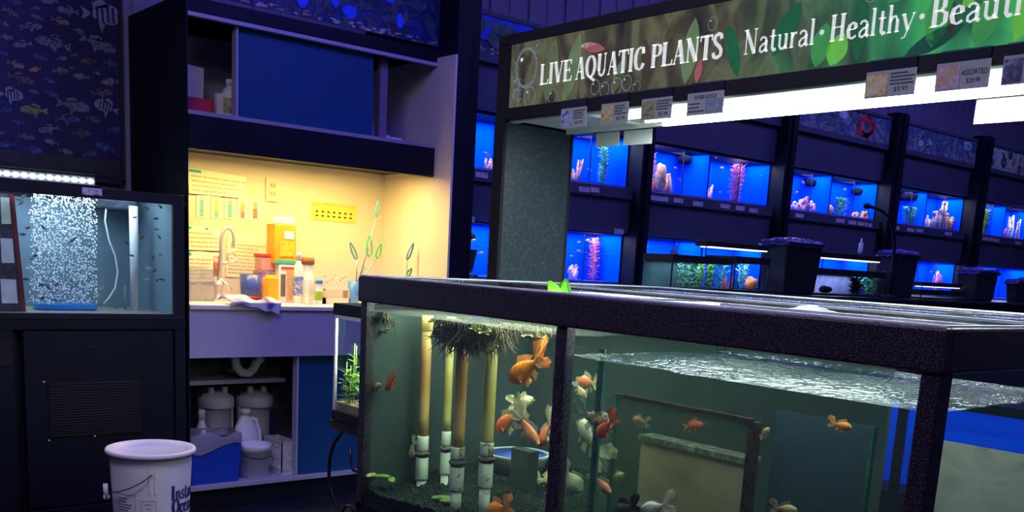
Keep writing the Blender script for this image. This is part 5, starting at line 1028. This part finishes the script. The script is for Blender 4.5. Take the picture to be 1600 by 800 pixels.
fish((972, 742), (955, 745), 1.95, 'yellow', 'yellow blurred fish behind the green glass edge', .4, .3, 'plain')
# water lettuce standing above the rim
c = P(877, 458, 2, ZR); wl2 = thing('water_lettuce', 'bright green floating plant poking above the black rim', 'plant', (1.72, P(878, 460, 0, 1.72).y, 1.06))
bs2 = Vector((1.72, P(878, 460, 0, 1.72).y, 1.085)); lett = mat('lettuce_green', (.25, .62, .08), .4, col2=(.45, .78, .2), vs=14)
for i, (dx, dy, dz, ln, wd) in enumerate(((-.1, .28, .9, .078, .05), (-.1, -.45, .8, .085, .042), (-.6, -.02, .5, .06, .05), (.4, .05, .9, .08, .05), (-.3, .9, .45, .05, .028), (.1, -.1, 1, .07, .05))):
    MB().leaf(bs2, (dx, dy, dz), (-1, 0, .2), ln, wd, 0, .25, 6).build('leaf', lett, wl2)
MB().tube([bs2-Vector((0, 0, .06)), bs2+Vector((0, 0, .01))], [.004, .008], 8).build('stem', lett, wl2)
# ================================================================== CANOPY WITH SIGN
CX0, CX1, CY0, CY1 = 2.14, 2.455, .45, 2.70
cp = thing('sign_canopy', 'black lit canopy with plant sign over the island tank', 'canopy', ((CX0+CX1)/2, 1.6, ZR))
MB().box(CX0+.001, CX1, 2.652, CY1, ZR-.0, 1.655).build('end_panel', charc, cp)
MB().box(CX0-.001, CX0+.012, 2.65, CY1+.002, ZR, 1.66).build('edge_trim', blackm, cp); MB().box(CX1-.01, CX1+.002, 2.65, CY1+.002, ZR, 1.66).build('edge_trim', blackm, cp)
MB().box(CX0+.001, CX1, CY0, CY0+.05, ZR, 1.655).build('end_panel', charc, cp)
m_ = MB(); m_.box(CX0, CX0+.02, CY0, CY1, 1.66, 1.697).box(CX0, CX0+.02, CY0, CY1, 1.895, 1.928).box(CX0, CX0+.02, 2.635, CY1, 1.697, 1.895).box(CX0, CX0+.02, CY0, CY0+.06, 1.697, 1.895)
m_.box(CX1-.02, CX1, CY0, CY1, 1.66, 1.928).box(CX0+.02, CX1-.02, CY0, CY0+.02, 1.66, 1.928).box(CX0+.02, CX1-.02, CY1-.02, CY1, 1.66, 1.928).box(CX0+.02, CX1-.02, CY0+.02, CY1-.02, 1.90, 1.928); m_.build('sign_frame', blackm, cp, bevel=.002)
MB().box(CX0+.12, CX1+.002, 1.2, CY1-.1, 1.929, 1.935).build('top_strip', reflw, cp)
# backlit sign face
sm = bpy.data.materials.new('plant_sign_print'); sm.use_nodes = True; nt = sm.node_tree; b = nt.nodes['Principled BSDF']; b.inputs['Roughness'].default_value = .6; b.inputs['Specular IOR Level'].default_value = .15
tc = nt.nodes.new('ShaderNodeTexCoord'); sep = nt.nodes.new('ShaderNodeSeparateXYZ'); nt.links.new(tc.outputs['Object'], sep.inputs[0])
def ramp(cols, fac):
    r_ = nt.nodes.new('ShaderNodeValToRGB'); k = len(cols)
    for i, (p, c) in enumerate(cols):
        e_ = r_.color_ramp.elements[i] if i < 2 else r_.color_ramp.elements.new(p)
        e_.position = p; e_.color = (*c, 1)
    nt.links.new(fac, r_.inputs[0]); return r_
def nz(sc_, dist): 
    n = nt.nodes.new('ShaderNodeTexNoise'); n.inputs['Scale'].default_value = sc_; n.inputs['Distortion'].default_value = dist; n.inputs['Detail'].default_value = 3
    mp = nt.nodes.new('ShaderNodeMapping'); mp.inputs['Scale'].default_value = (1, 1, .45); mp.inputs['Rotation'].default_value = (.5, 0, 0)
    nt.links.new(tc.outputs['Object'], mp.inputs[0]); nt.links.new(mp.outputs[0], n.inputs['Vector']); return n
rl = ramp([(.32, (.012, .013, .014)), (.45, (.035, .030, .022)), (.55, (.07, .075, .04)), (.62, (.06, .05, .035)), (.72, (.11, .14, .06))], nz(7, 1.2).outputs['Fac'])
rg = ramp([(.30, (.004, .03, .018)), (.42, (.012, .07, .04)), (.5, (.02, .16, .06)), (.6, (.05, .33, .06)), (.7, (.12, .48, .05))], nz(5, 1.0).outputs['Fac'])
mr = nt.nodes.new('ShaderNodeMapRange'); mr.inputs['From Min'].default_value = .15; mr.inputs['From Max'].default_value = -.35
nt.links.new(sep.outputs['Y'], mr.inputs['Value']); mix = nt.nodes.new('ShaderNodeMix'); mix.data_type = 'RGBA'; nt.links.new(mr.outputs[0], mix.inputs['Factor'])
nt.links.new(rl.outputs[0], mix.inputs['A']); nt.links.new(rg.outputs[0], mix.inputs['B'])
nt.links.new(mix.outputs['Result'], b.inputs['Base Color']); nt.links.new(mix.outputs['Result'], b.inputs['Emission Color']); b.inputs['Emission Strength'].default_value = 1.25
sg = MB().box(CX0+.003, CX0+.012, CY0+.06, 2.635, 1.697, 1.895).build('sign_face', sm, cp, origin=None)
# object coords centred at the canopy centre (y = 1.6)
XS = CX0+.0022
def sfn(y, z, d=0): return Vector((XS-d, y, z))
tm = mat('sign_lettering', (.72, .76, .68), .5, emit=(.72, .78, .68), es=.62, var=.04)
def em(name, c, s=1.0): return mat(name, c, .7, spec=.1, emit=c, es=s, var=.35, vs=14)
a = MB()
def petal(cy, cz, ly, lz, wd, mi, n=8, d=0):
    L = math.hypot(ly, lz); ny, nz_ = -lz/L, ly/L; vs = []
    for k in range(n+1):
        t = k/n; w_ = wd*math.sin(math.pi*t)**.7
        for s in (-1, 1):
            vs.append((XS-d, min(2.634, max(.52, cy+ly*t+ny*w_*s)), min(1.894, max(1.698, cz+lz*t+nz_*w_*s))))
    a.add(vs, [(2*k, 2*k+2, 2*k+3, 2*k+1) for k in range(n)], mi)
petals = [(2.45, 1.70, -.03, .19, .03, 0), (2.36, 1.70, -.05, .19, .03, 1), (2.30, 1.85, -.10, -.02, .014, 2), (2.31, 1.85, -.07, .0, .007, 3), (2.20, 1.70, -.12, .06, .02, 4), (2.16, 1.70, -.05, .10, .02, 1), (2.02, 1.70, .02, .14, .02, 4), (1.88, 1.70, -.02, .17, .028, 1), (1.84, 1.7, -.01, .06, .012, 2),
          (1.70, 1.70, .05, .14, .02, 5), (1.60, 1.74, -.07, .12, .03, 5), (1.47, 1.70, -.02, .1, .028, 6), (1.43, 1.70, -.03, .07, .028, 7), (1.36, 1.70, .0, .16, .02, 5), (1.30, 1.82, -.1, .06, .02, 6), (1.24, 1.70, -.13, .05, .02, 8), (1.18, 1.71, -.02, .13, .03, 6), (1.12, 1.78, -.06, .1, .02, 7), (1.08, 1.70, -.04, .12, .03, 6), (1.0, 1.70, -.06, .18, .03, 7), (1.14, 1.73, -.0, .07, .010, 4)]
for p in petals: petal(*p)
a.build('leaf_artwork', [em('art_olive', (.10, .13, .065), .7), em('art_moss', (.11, .17, .08), .7), em('art_magenta', (.30, .09, .10), .7), em('art_white', (.45, .42, .38), .6), em('art_brown', (.06, .045, .035), .6), em('art_green', (.012, .09, .04), .8), em('art_leafgreen', (.04, .22, .06), .8), em('art_lime', (.10, .36, .05), .9), em('art_teal', (.01, .05, .04), .8)], sg)
a = MB(); r = random.Random(8)
def drop(cy, cz, rd_):
    n = 16; a.add([(XS-.0004, cy+rd_*f*math.cos(2*math.pi*k/n), min(1.893, max(1.699, cz+rd_*f*1.15*math.sin(2*math.pi*k/n)))) for k in range(n) for f in (.86, 1)], [(2*k, 2*((k+1) % n), 2*((k+1) % n)+1, 2*k+1) for k in range(n)], 0)
    a.add([(XS-.0005, cy+rd_*.45+rd_*.13*math.cos(k*1.05), cz+rd_*.5+rd_*.13*math.sin(k*1.05)) for k in range(6)], [tuple(range(6))], 1)
for cy, cz, rd_ in ((2.555, 1.815, .055), (2.53, 1.725, .028), (2.60, 1.77, .018), (2.60, 1.74, .015), (2.58, 1.71, .014), (2.5, 1.87, .014), (2.42, 1.715, .02), (2.23, 1.725, .02), (2.19, 1.715, .02), (2.14, 1.72, .022), (2.10, 1.725, .02), (2.06, 1.71, .016), (1.80, 1.845, .016), (1.44, 1.87, .008), (1.34, 1.85, .02), (1.31, 1.85, .012)): drop(cy, cz, rd_)
for i in range(46): drop(2.625-abs(r.gauss(0, .035)), r.uniform(1.71, 1.89), r.uniform(.003, .008))
a.build('droplet_artwork', [em('drop_ring', (.12, .16, .16), .8), em('drop_glint', (.6, .65, .6), .8)], sg)
def sf2(y, z): return Vector((XS-.0014, y, z))
L_ = MB(); 
text(L_, 'LIVE', sf2, 2.485, 2.335, 1.755, .062, bold=1.25, slant=-.0); text(L_, 'AQUATIC', sf2, 2.320, 2.035, 1.755, .063, bold=1.25); text(L_, 'PLANTS', sf2, 2.012, 1.758, 1.756, .062, bold=1.25)
L_.build('sign_words', tm, sg)
L_ = MB()
text(L_, 'Natural', sf2, 1.69, 1.478, 1.754, .060, slant=-.008); text(L_, '*', sf2, 1.482, 1.44, 1.756, .055); text(L_, 'Healthy', sf2, 1.44, 1.225, 1.754, .060, slant=-.008); text(L_, '*', sf2, 1.228, 1.19, 1.756, .055); text(L_, 'Beautiful', sf2, 1.19, .905, 1.752, .062, slant=-.008)
L_.build('sign_words', tm, sg)
# fluorescent fixture
MB().box(CX0+.02, CX1-.02, CY0+.06, 2.65, 1.663, 1.675).box(CX0+.02, CX0+.05, CY0+.06, 2.65, 1.655, 1.663).box(CX1-.035, CX1-.02, CY0+.06, 2.65, 1.648, 1.663).box(CX0+.05, CX1-.035, 2.3, 2.31, 1.655, 1.663).build('reflector', reflw, cp)
fx = MB().box(CX0+.06, CX1-.045, .6, 2.18, 1.654, 1.662).build('diffuser', mat('diffuser_glow', (.9, .95, .95), .4, emit=(.88, 1, .97), es=2.6), cp)
for x in (2.22, 2.30, 2.38): MB().tube([(x, .62, 1.646), (x, 2.16, 1.646)], .008, 12).build('tube_lamp', tubelt, cp)
area('canopy_lamp', (2.29, 1.4, 1.640), .2, 1.5, 30, (.86, 1, .95))
# price tags on the canopy edge
tagmats = [pattern('tag_photo_blue', [(.05, .08, .3), (.5, .55, .7), (.05, .1, .35)], 30), pattern('tag_photo_yellow', [(.5, .42, .12), (.7, .62, .3), (.3, .26, .1)], 60), pattern('tag_photo_green', [(.12, .16, .08), (.4, .42, .2), (.1, .12, .08)], 45), pattern('tag_photo_sand', [(.5, .35, .2), (.15, .3, .5), (.6, .5, .35)], 30), pattern('tag_photo_star', [(.12, .18, .15), (.8, .6, .2), (.7, .7, .6)], 40), pattern('tag_photo_pink', [(.3, .25, .3), (.6, .55, .65), (.6, .3, .25), (.55, .5, .2)], 35), pattern('tag_photo_dark', [(.02, .03, .1), (.06, .07, .18), (.3, .3, .35)], 30)]
tagb = mat('tag_paper', (.40, .45, .42), .6, var=.04)
tl = [(877, 917, 172, 0, 'price tag with a blue fish picture, leftmost under the sign'), (940, 983, 166, 1, 'price tag with yellow picture under the sign, second from left'), (1003, 1051, 157, 2, 'price tag with yellow green picture under the sign'), (1075, 1132, 148, 3, 'price tag with a sandy picture at its right, below the word PLANTS'), (1354, 1433, 118, 4, 'price tag with a yellow round picture under the word Healthy'), (1465, 1550, 100, 5, 'price tag reading ASSORTED under the sign'), (1568, 1640, 97, 6, 'price tag with a dark blue picture cut by the right edge')]
for i, (a_, b2, yt, ph, lb) in enumerate(tl):
    Xt = CX0-.006; pa, pb2 = P(a_, yt, 0, Xt), P(b2, yt-(b2-a_)*.12, 0, Xt); y0, y1 = pa.y, pb2.y; zt = 1.672; zb_ = 1.614
    o = thing('price_tag', lb, 'tag', (Xt, (y0+y1)/2, zb_)); o['group'] = 'price tags on the canopy edge'
    MB().box(Xt, Xt+.0015, y1, y0, zb_, zt).build('card', tagb, o)
    MB().box(Xt+.0015, CX0, y1+.004, y0-.004, zt-.008, zt+.026).build('holder', glass('tag_holder', (.55, .58, .68), 1, .2, .10, (.25, .27, .4)), o)
    pk = .45 if i != 3 else 0; f = lambda u, v, d=.0008: Vector((Xt-d, y0+(y1-y0)*u, zt+(zb_-zt)*v))
    if i == 3: u0p, u1p, tu = .52, .97, .05
    else: u0p, u1p, tu = .03, .45, .5
    v0p = .12 if i != 3 else .35
    MB().add([f(u0p, v0p), f(u1p, v0p), f(u1p, .93), f(u0p, .93)], [(0, 1, 2, 3)]).build('photo', tagmats[ph], o)
    pm_ = MB(); ff = lambda u, v: Vector((Xt-.0009, y0+(y1-y0)*u, v)); Z = lambda v: zt+(zb_-zt)*v
    if i == 5: btext(pm_, 'ASSORTED', ff, .48, Z(.5), .012, .48); btext(pm_, '$29.99', ff, .58, Z(.78), .010, .26)
    elif i == 4: btext(pm_, '$9.99', ff, .58, Z(.82), .011, .28); lines(pm_, f, tu, .95, .08, .6, 4, 0, .4, i)
    elif i == 3: btext(pm_, 'RIVER ROCK', ff, .2, Z(.3), .011, .62); lines(pm_, f, .05, .5, .4, .9, 3, 0, .3, i)
    else: btext(pm_, '$5.99', ff, .58, Z(.85), .010, .3); lines(pm_, f, tu, .95, .1, .6, 4, 0, .4, i)
    if pm_.v: pm_.build('tag_print', mat('tag_ink', (.05, .05, .07), .6, var=.1), o)
for i, (a_, b2, y0_, y1_, lb) in enumerate([(933, 967, 203, 229, 'blank back of a tag hanging at the far side of the canopy, left one'), (976, 1018, 199, 226, 'blank back of a tag hanging at the far side of the canopy, right one'), (1527, 1640, 153, 190, 'large blank white tag hanging at the far side near the right edge')]):
    pa, pb2 = P(a_, y0_, 0, CX1-.002), P(b2, y1_, 0, CX1-.002)
    tag(MB().box(CX1-.0035, CX1-.0015, pb2.y, pa.y, P((a_+b2)/2, y1_, 0, CX1).z, 1.648).build('hanging_tag', mat('tag_back', (.8, .86, .82), .6, var=.02)), lb, 'tag')
# ================================================================== SMALL PLANTED TANK ON IRON STAND
NX0, NX1, NY0, NY1, NZ0, NZ1 = 1.65, 1.90, 2.672, 2.886, .644, 1.034
nt_ = thing('planted_aquarium', 'small planted aquarium with white corners on an iron stand', 'aquarium', ((NX0+NX1)/2, (NY0+NY1)/2, NZ0))
m_ = MB(); ring(m_, NX0-.004, NX1+.004, NY0-.004, NY1+.004, NZ1-.036, NZ1, .016); m_.box(NX0+.01, NX1-.01, NY0+.01, NY1-.01, NZ1-.008, NZ1-.002); m_.build('hood', blackm, nt_, bevel=.002)
m_ = MB(); ring(m_, NX0-.004, NX1+.004, NY0-.004, NY1+.004, NZ0, NZ0+.034, .016); m_.box(NX0+.01, NX1-.01, NY0+.01, NY1-.01, NZ0, NZ0+.01); m_.build('base_frame', blackm, nt_, bevel=.002)
for x in (NX0, NX1-.008):
    for y in (NY0, NY1-.01): MB().box(x, x+.008, y, y+.010, NZ0+.034, NZ1-.036).build('corner_strip', mat('white_strip', (.75, .75, .68), .4, var=.04), nt_)
MB().box(NX0-.001, NX0+.002, NY0+.01, NY1-.01, NZ1-.05, NZ1-.036).build('water_band', MC['white_strip'], nt_)
m_ = MB(); m_.box(NX0+.002, NX0+.004, NY0+.01, NY1-.01, NZ0+.03, NZ1-.03).box(NX1-.004, NX1-.002, NY0+.01, NY1-.01, NZ0+.03, NZ1-.03).box(NX0+.01, NX1-.01, NY0+.002, NY0+.004, NZ0+.03, NZ1-.03).box(NX0+.01, NX1-.01, NY1-.004, NY1-.002, NZ0+.03, NZ1-.03); m_.build('glass_wall', gl, nt_)
MB().box(NX0+.006, NX1-.006, NY0+.006, NY1-.006, NZ0+.011, NZ0+.062).build('substrate', pattern('tan_substrate', [(.45, .38, .22), (.25, .2, .12), (.6, .52, .34)], 70), nt_)
area('planted_tank_lamp', ((NX0+NX1)/2-.04, (NY0+NY1)/2, NZ1-.012), .16, .16, 4, (.95, 1, .8))
r = random.Random(11); vg = mat('vivid_plant', (.14, .36, .04), .45, col2=(.34, .58, .10), vs=30)
for i in range(34):
    x, y = r.uniform(NX0+.015, NX1-.08), r.uniform(NY0+.02, NY1-.03); mb = MB(); h = r.uniform(.08, .2) if i < 31 else .28
    for k in range(18):
        an = r.random()*6.28; z = h*r.random(); mb.leaf((x, y, NZ0+.062+z*.8), (math.cos(an), math.sin(an), r.uniform(.3, 1.4)), (0, 0, 1), r.uniform(.02, .035), .007, 0, -.4, 4)
    mb.tube([(x, y, NZ0+.05), (x+.004, y, NZ0+.062+h)], .0015, 5)
    tag(mb.build('aquatic_plant', vg), ['bushy green water plant in the small planted tank', 'tall thin green stem plant in the small planted tank'][i >= 31], 'plant', ['bushy plants in the small tank', 'stem plants in the small tank'][i >= 31])
s_ = thing('iron_stand', 'curled black wrought iron stand under the small planted aquarium', 'stand', ((NX0+NX1)/2, (NY0+NY1)/2, 0))
m_ = MB(); ring(m_, NX0-.006, NX1+.006, NY0-.006, NY1+.006, NZ0-.03, NZ0-.001, .012); m_.build('top_frame', steel, s_)
for x in (NX0, NX1): 
    pts = [P(*q, 0, NX0) for q in [(566, 692), (560, 680), (548, 672), (534, 676), (522, 692), (515, 716), (514, 745), (520, 775), (530, 800)]]
    pts = [Vector((x, q.y, q.z)) for q in pts]; pts = [Vector((x, pts[0].y-.02, NZ0-.03))]+pts+[Vector((x, pts[-1].y-.04, pts[-1].z-.12)), Vector((x, pts[-1].y-.01, .16)), Vector((x, pts[-1].y+.06, .006))]
    MB().tube(pts, .0065, 10).build('leg_scroll', steel, s_)
    pts = [Vector((x, P(*q, 0, NX0).y, P(*q, 0, NX0).z)) for q in [(548, 700), (548, 722), (552, 735), (562, 738), (572, 730)]]; MB().tube(pts, .005, 8).build('inner_scroll', steel, s_)
    pts = [Vector((x, P(*q, 0, NX0).y, P(*q, 0, NX0).z)) for q in [(535, 800), (540, 790), (550, 792), (552, 803)]]; MB().tube(pts, .005, 8).build('inner_scroll', steel, s_)
    MB().tube([(x, NY0, NZ0-.03), (x, NY0, .003)], .006, 8).build('leg', steel, s_)
# ================================================================== SECOND ISLAND BEHIND
ct = thing('display_island', 'black display island behind the main tank carrying small tanks and bins', 'island', (5.6, 3.5, 0))
MB().box(3.7, 9.2, 3.24, 3.75, 0, 1.085).build('cabinet', black, ct); MB().box(3.68, 9.22, 3.22, 3.77, 1.085, 1.105).build('counter', mat('dark_counter', (.02, .022, .035), .3, var=.1), ct, bevel=.003)
ZI = 1.106
def I(px, py, Y=3.3): return P(px, py, 1, Y)
def dtank(px0, px1, ptop, label, Y, fill, backm, h=None):
    a, b = I(px0, ptop, Y), I(px1, ptop, Y); t = thing('display_aquarium', label, 'aquarium', ((a.x+b.x)/2, Y+.1, ZI)); zt = a.z; d = .2
    MB().box(a.x, b.x, Y, Y+d, zt-.036, zt).build('rim', blackm, t); MB().box(a.x, b.x, Y, Y+d, ZI, ZI+.012).build('base', blackm, t)
    MB().box(a.x+.002, b.x-.002, Y+.004, Y+.008, ZI+.012, zt-.036).build('front_pane', glass('rack_pane', (.97, .98, 1)), t)
    MB().box(a.x+.002, b.x-.002, Y+d-.01, Y+d-.004, ZI+.012, zt-.036).build('background', backm, t)
    for x in (a.x, b.x-.006): MB().box(x, x+.006, Y, Y+.006, ZI+.012, zt-.036).build('corner', silic, t)
    area('display_tank_lamp', ((a.x+b.x)/2, Y+.1, zt-.038), (b.x-a.x)*.8, .14, fill, (.6, .75, 1)); return a, b, zt
slate = mat('teal_backdrop', (.05, .14, .16), .6, var=.3, vs=5); purp = pattern('mottled_purple', [(.15, .16, .6), (.35, .35, .7), (.1, .1, .45)], 5)
aa, ab, az = dtank(1052, 1147, 397, 'small display tank packed with green plants, leftmost on the far island', 3.3, .6, slate)
ba, bb_, bz = dtank(1150, 1204, 400, 'small display tank with blue background between the green tank and the bin', 3.3, .7, gline)
da, db, dz = dtank(1272, 1386, 418, 'display tank with purple mottled background right of the large bin', 3.3, 1.2, purp)
ea, eb, ez = dtank(1440, 1512, 452, 'low pale blue tank between the second and third bins', 3.3, .6, purp)
def ideco(kind, col, px0, px1, ptop, label, Y=3.38, ms=None):
    global sd; sd += 1; a, b = I(px0, ptop, Y), I(px1, ptop, Y); w_ = b.x-a.x; h = a.z-ZI-.012
    m = plantmesh(h, w_*.9, 16, w_*.34, sd, 4) if kind == 'p' else rockmesh(h, w_, sd) if kind == 'r' else coralmesh(h, w_*.7, sd)
    o = m.build(nm[kind], CM[col] if kind != 'r' else CM[col][0], origin=(0, 0, 0)); o.location = ((a.x+b.x)/2, Y, ZI+.0125); return tag(o, label, 'plant' if kind == 'p' else 'rock' if kind == 'r' else 'coral')
for k, (c_, p0_, p1_, pt, lb) in enumerate([('teal', 1056, 1076, 412, 'dim teal plant at the left end of the green display tank'), ('teal', 1072, 1094, 414, 'second teal plant from the left in the green display tank'), ('green', 1090, 1108, 412, 'green plant in the middle of the green display tank'), ('green', 1102, 1122, 411, 'bright green plant right of the middle in the green display tank'), ('teal', 1114, 1136, 411, 'pale mint plant at the right side of the green display tank'), ('teal', 1152, 1172, 413, 'mint plant at the left side of the small blue display tank'), ('dark', 1330, 1352, 434, 'black plant in the purple display tank'), ('teal', 1346, 1372, 426, 'dark teal plant beside the yellow one'), ('yellow', 1370, 1384, 428, 'yellow plant at the right end of the purple display tank')]):
    ideco('p', c_, p0_, p1_, pt, lb, 3.36+.03*(k % 3))
ideco('r', 'orange', 1168, 1182, 432, 'pink orange rock in the small blue display tank', 3.36); ideco('r', 'dark', 1284, 1296, 446, 'dark rock in the purple display tank'); ideco('c', 'pink', 1130, 1144, 425, 'pale pink coral at the right end of the green display tank', 3.34)
glow = mat('bar_glow', (.9, .9, 1), .3, emit=(.85, .8, 1), es=1.6)
def bar(px0, px1, pt, pb, label, Y=3.38, legs=None):
    a, b = I(px0, pt, Y), I(px1, pt, Y); z1_ = a.z; z0_ = I(px0, pb, Y).z; t = thing('tank_light_bar', label, 'light', ((a.x+b.x)/2, Y, z0_))
    MB().box(a.x, b.x, Y-.03, Y+.05, z0_+.006, z1_).build('housing', blackm, t, bevel=.004); MB().box(a.x+.04, b.x-.01, Y-.028, Y+.045, z0_, z0_+.006).build('lens', glow, t)
    for x in (a.x+.01, b.x-.02): MB().tube([(x, Y-.02, z0_+.01), (x, Y-.02, legs)], .003, 6).build('leg', blackm, t)
bar(1098, 1196, 375, 386, 'slim black light bar above the green display tank', legs=az)
bar(1262, 1372, 391, 402, 'black light bar with white glow right of the large bin', legs=dz)
bar(1436, 1496, 440, 448, 'thin light bar between the second and third bins', Y=3.45, legs=ez)
sp_ = I(1346, 378, 3.36); tag(MB().lathe([(.012, sp_.z-.07), (.014, sp_.z-.06), (.014, sp_.z-.01), (.005, sp_.z), (.005, sp_.z+.02)], (sp_.x, 3.36, 0), 14).build('small_bottle', whitep), 'tiny white bottle standing on the light bar of the purple tank', 'bottle')
binm = mat('black_bin_plastic', (.010, .012, .02), .4, var=.15); bagm = mat('blue_black_bag', (.03, .025, .22), .3, var=.3, vs=12, bump=.6, bs=18)
def bin_(pxl, pxc, pxr, ptc, pbc, Y, label, taper=.86, bag=True, zt=None, back=.22):
    c = I(pxc, ptc, Y); rgt = I(pxr, ptc+2, Y); x0, x1, z1_ = c.x, rgt.x, c.z; back = max(.1, P(pxl, ptc-8, 0, x0).y-Y); y0, y1 = Y, Y+back
    t = thing('black_bin', label, 'bin', ((x0+x1)/2, (y0+y1)/2, ZI)); k = (x1-x0)*(1-taper)/2; k2 = (y1-y0)*(1-taper)/2
    MB().add([(x0+k, y0+k2, ZI), (x1-k, y0+k2, ZI), (x1-k, y1-k2, ZI), (x0+k, y1-k2, ZI), (x0, y0, z1_), (x1, y0, z1_), (x1, y1, z1_), (x0, y1, z1_)], [(3, 2, 1, 0), (4, 5, 6, 7), (0, 1, 5, 4), (1, 2, 6, 5), (2, 3, 7, 6), (3, 0, 4, 7)]).build('body', binm, t, bevel=.012)
    m = MB(); ring(m, x0-.008, x1+.008, y0-.008, y1+.008, z1_-.014, z1_+.004, .02); m.build('lip', binm, t, bevel=.004)
    if bag:
        def bf(u, v):
            uu, vv = 2*u-1, 2*v-1; e_ = max(abs(uu), abs(vv)); n = noise.noise(Vector((u*7+pxc, v*7, 0)))
            return Vector(((x0+x1)/2+uu*(x1-x0)*.54, (y0+y1)/2+vv*(y1-y0)*.54, z1_+.012+.02*(1-e_)+.012*n-(.03 if e_ > .93 else 0)))
        MB().grid(bf, 22, 18).build('liner', bagm, t)
bin_(1190, 1232, 1288, 378, 458, 3.26, 'black tapered bin with a bag liner, largest and leftmost on the far island')
bin_(1372, 1398, 1438, 396, 460, 3.30, 'black bin with a draped liner behind the gooseneck lamp')
bin_(1496, 1530, 1562, 424, 476, 3.30, 'black bin with blue bag on top, third from the left')
bin_(1572, 1592, 1640, 440, 480, 3.30, 'black bin with purple blue cover at the right edge')
gk = thing('gooseneck_lamp', 'thin black gooseneck lamp curving in front of the rack', 'lamp', (I(1390, 462, 3.27).x, 3.26, ZI))
MB().tube([I(*q, 3.26) for q in [(1391, 458), (1394, 430), (1397, 400), (1398, 375), (1395, 355), (1389, 340), (1379, 330), (1368, 325), (1360, 323)]], .010, 10).build('neck', mat('lamp_black', (.01, .01, .03), .25, var=.1), gk)
hp_ = I(1355, 322, 3.26); MB().ball(hp_, .022, 0, 14, 10, (1.2, 1, .8)).build('head', blackm, gk)
pb_ = I(1391, 458, 3.26); MB().lathe([(.05, ZI), (.05, ZI+.012), (.015, ZI+.02)], (pb_.x, 3.27, 0), 20).build('base', blackm, gk)

# ================================================================== ADDED BLUE LIT BOX BEYOND THE ISLAND (gives the blue behind its glass)
lt = thing('added_blue_box', 'added blue lit box giving the blue behind the right end of the island tank', 'aquarium', (4.2, 2.0, 0))
MB().box(4.0, 4.4, .6, 2.95, 0, .30).box(4.0, 4.4, .6, 2.95, .70, .74).box(4.38, 4.4, .6, 2.95, .30, .70).box(4.0, 4.4, 2.93, 2.95, .3, .7).box(4.0, 4.4, .6, .62, .3, .7).build('cabinet', black, lt)
for y in (1.3, 2.1): MB().box(4.0, 4.02, y, y+.04, .30, .70).build('post', black, lt)
MB().box(4.22, 4.23, .62, 2.93, .30, .70).build('background', gline, lt)
MB().box(4.004, 4.008, .62, 2.93, .30, .70).build('front_pane', glass('rack_pane', (.97, .98, 1)), lt)
area('added_box_light', (4.11, 1.78, .695), .16, 2.2, 3.2, (.62, .72, 1))  # added light that makes the blue box glow
MB().box(2.895, 2.9, .82, 1.40, .42, .74).build('algae_panel', pattern('grey_brown_film', [(.20, .19, .17), (.28, .27, .24), (.16, .15, .14)], 4), it)
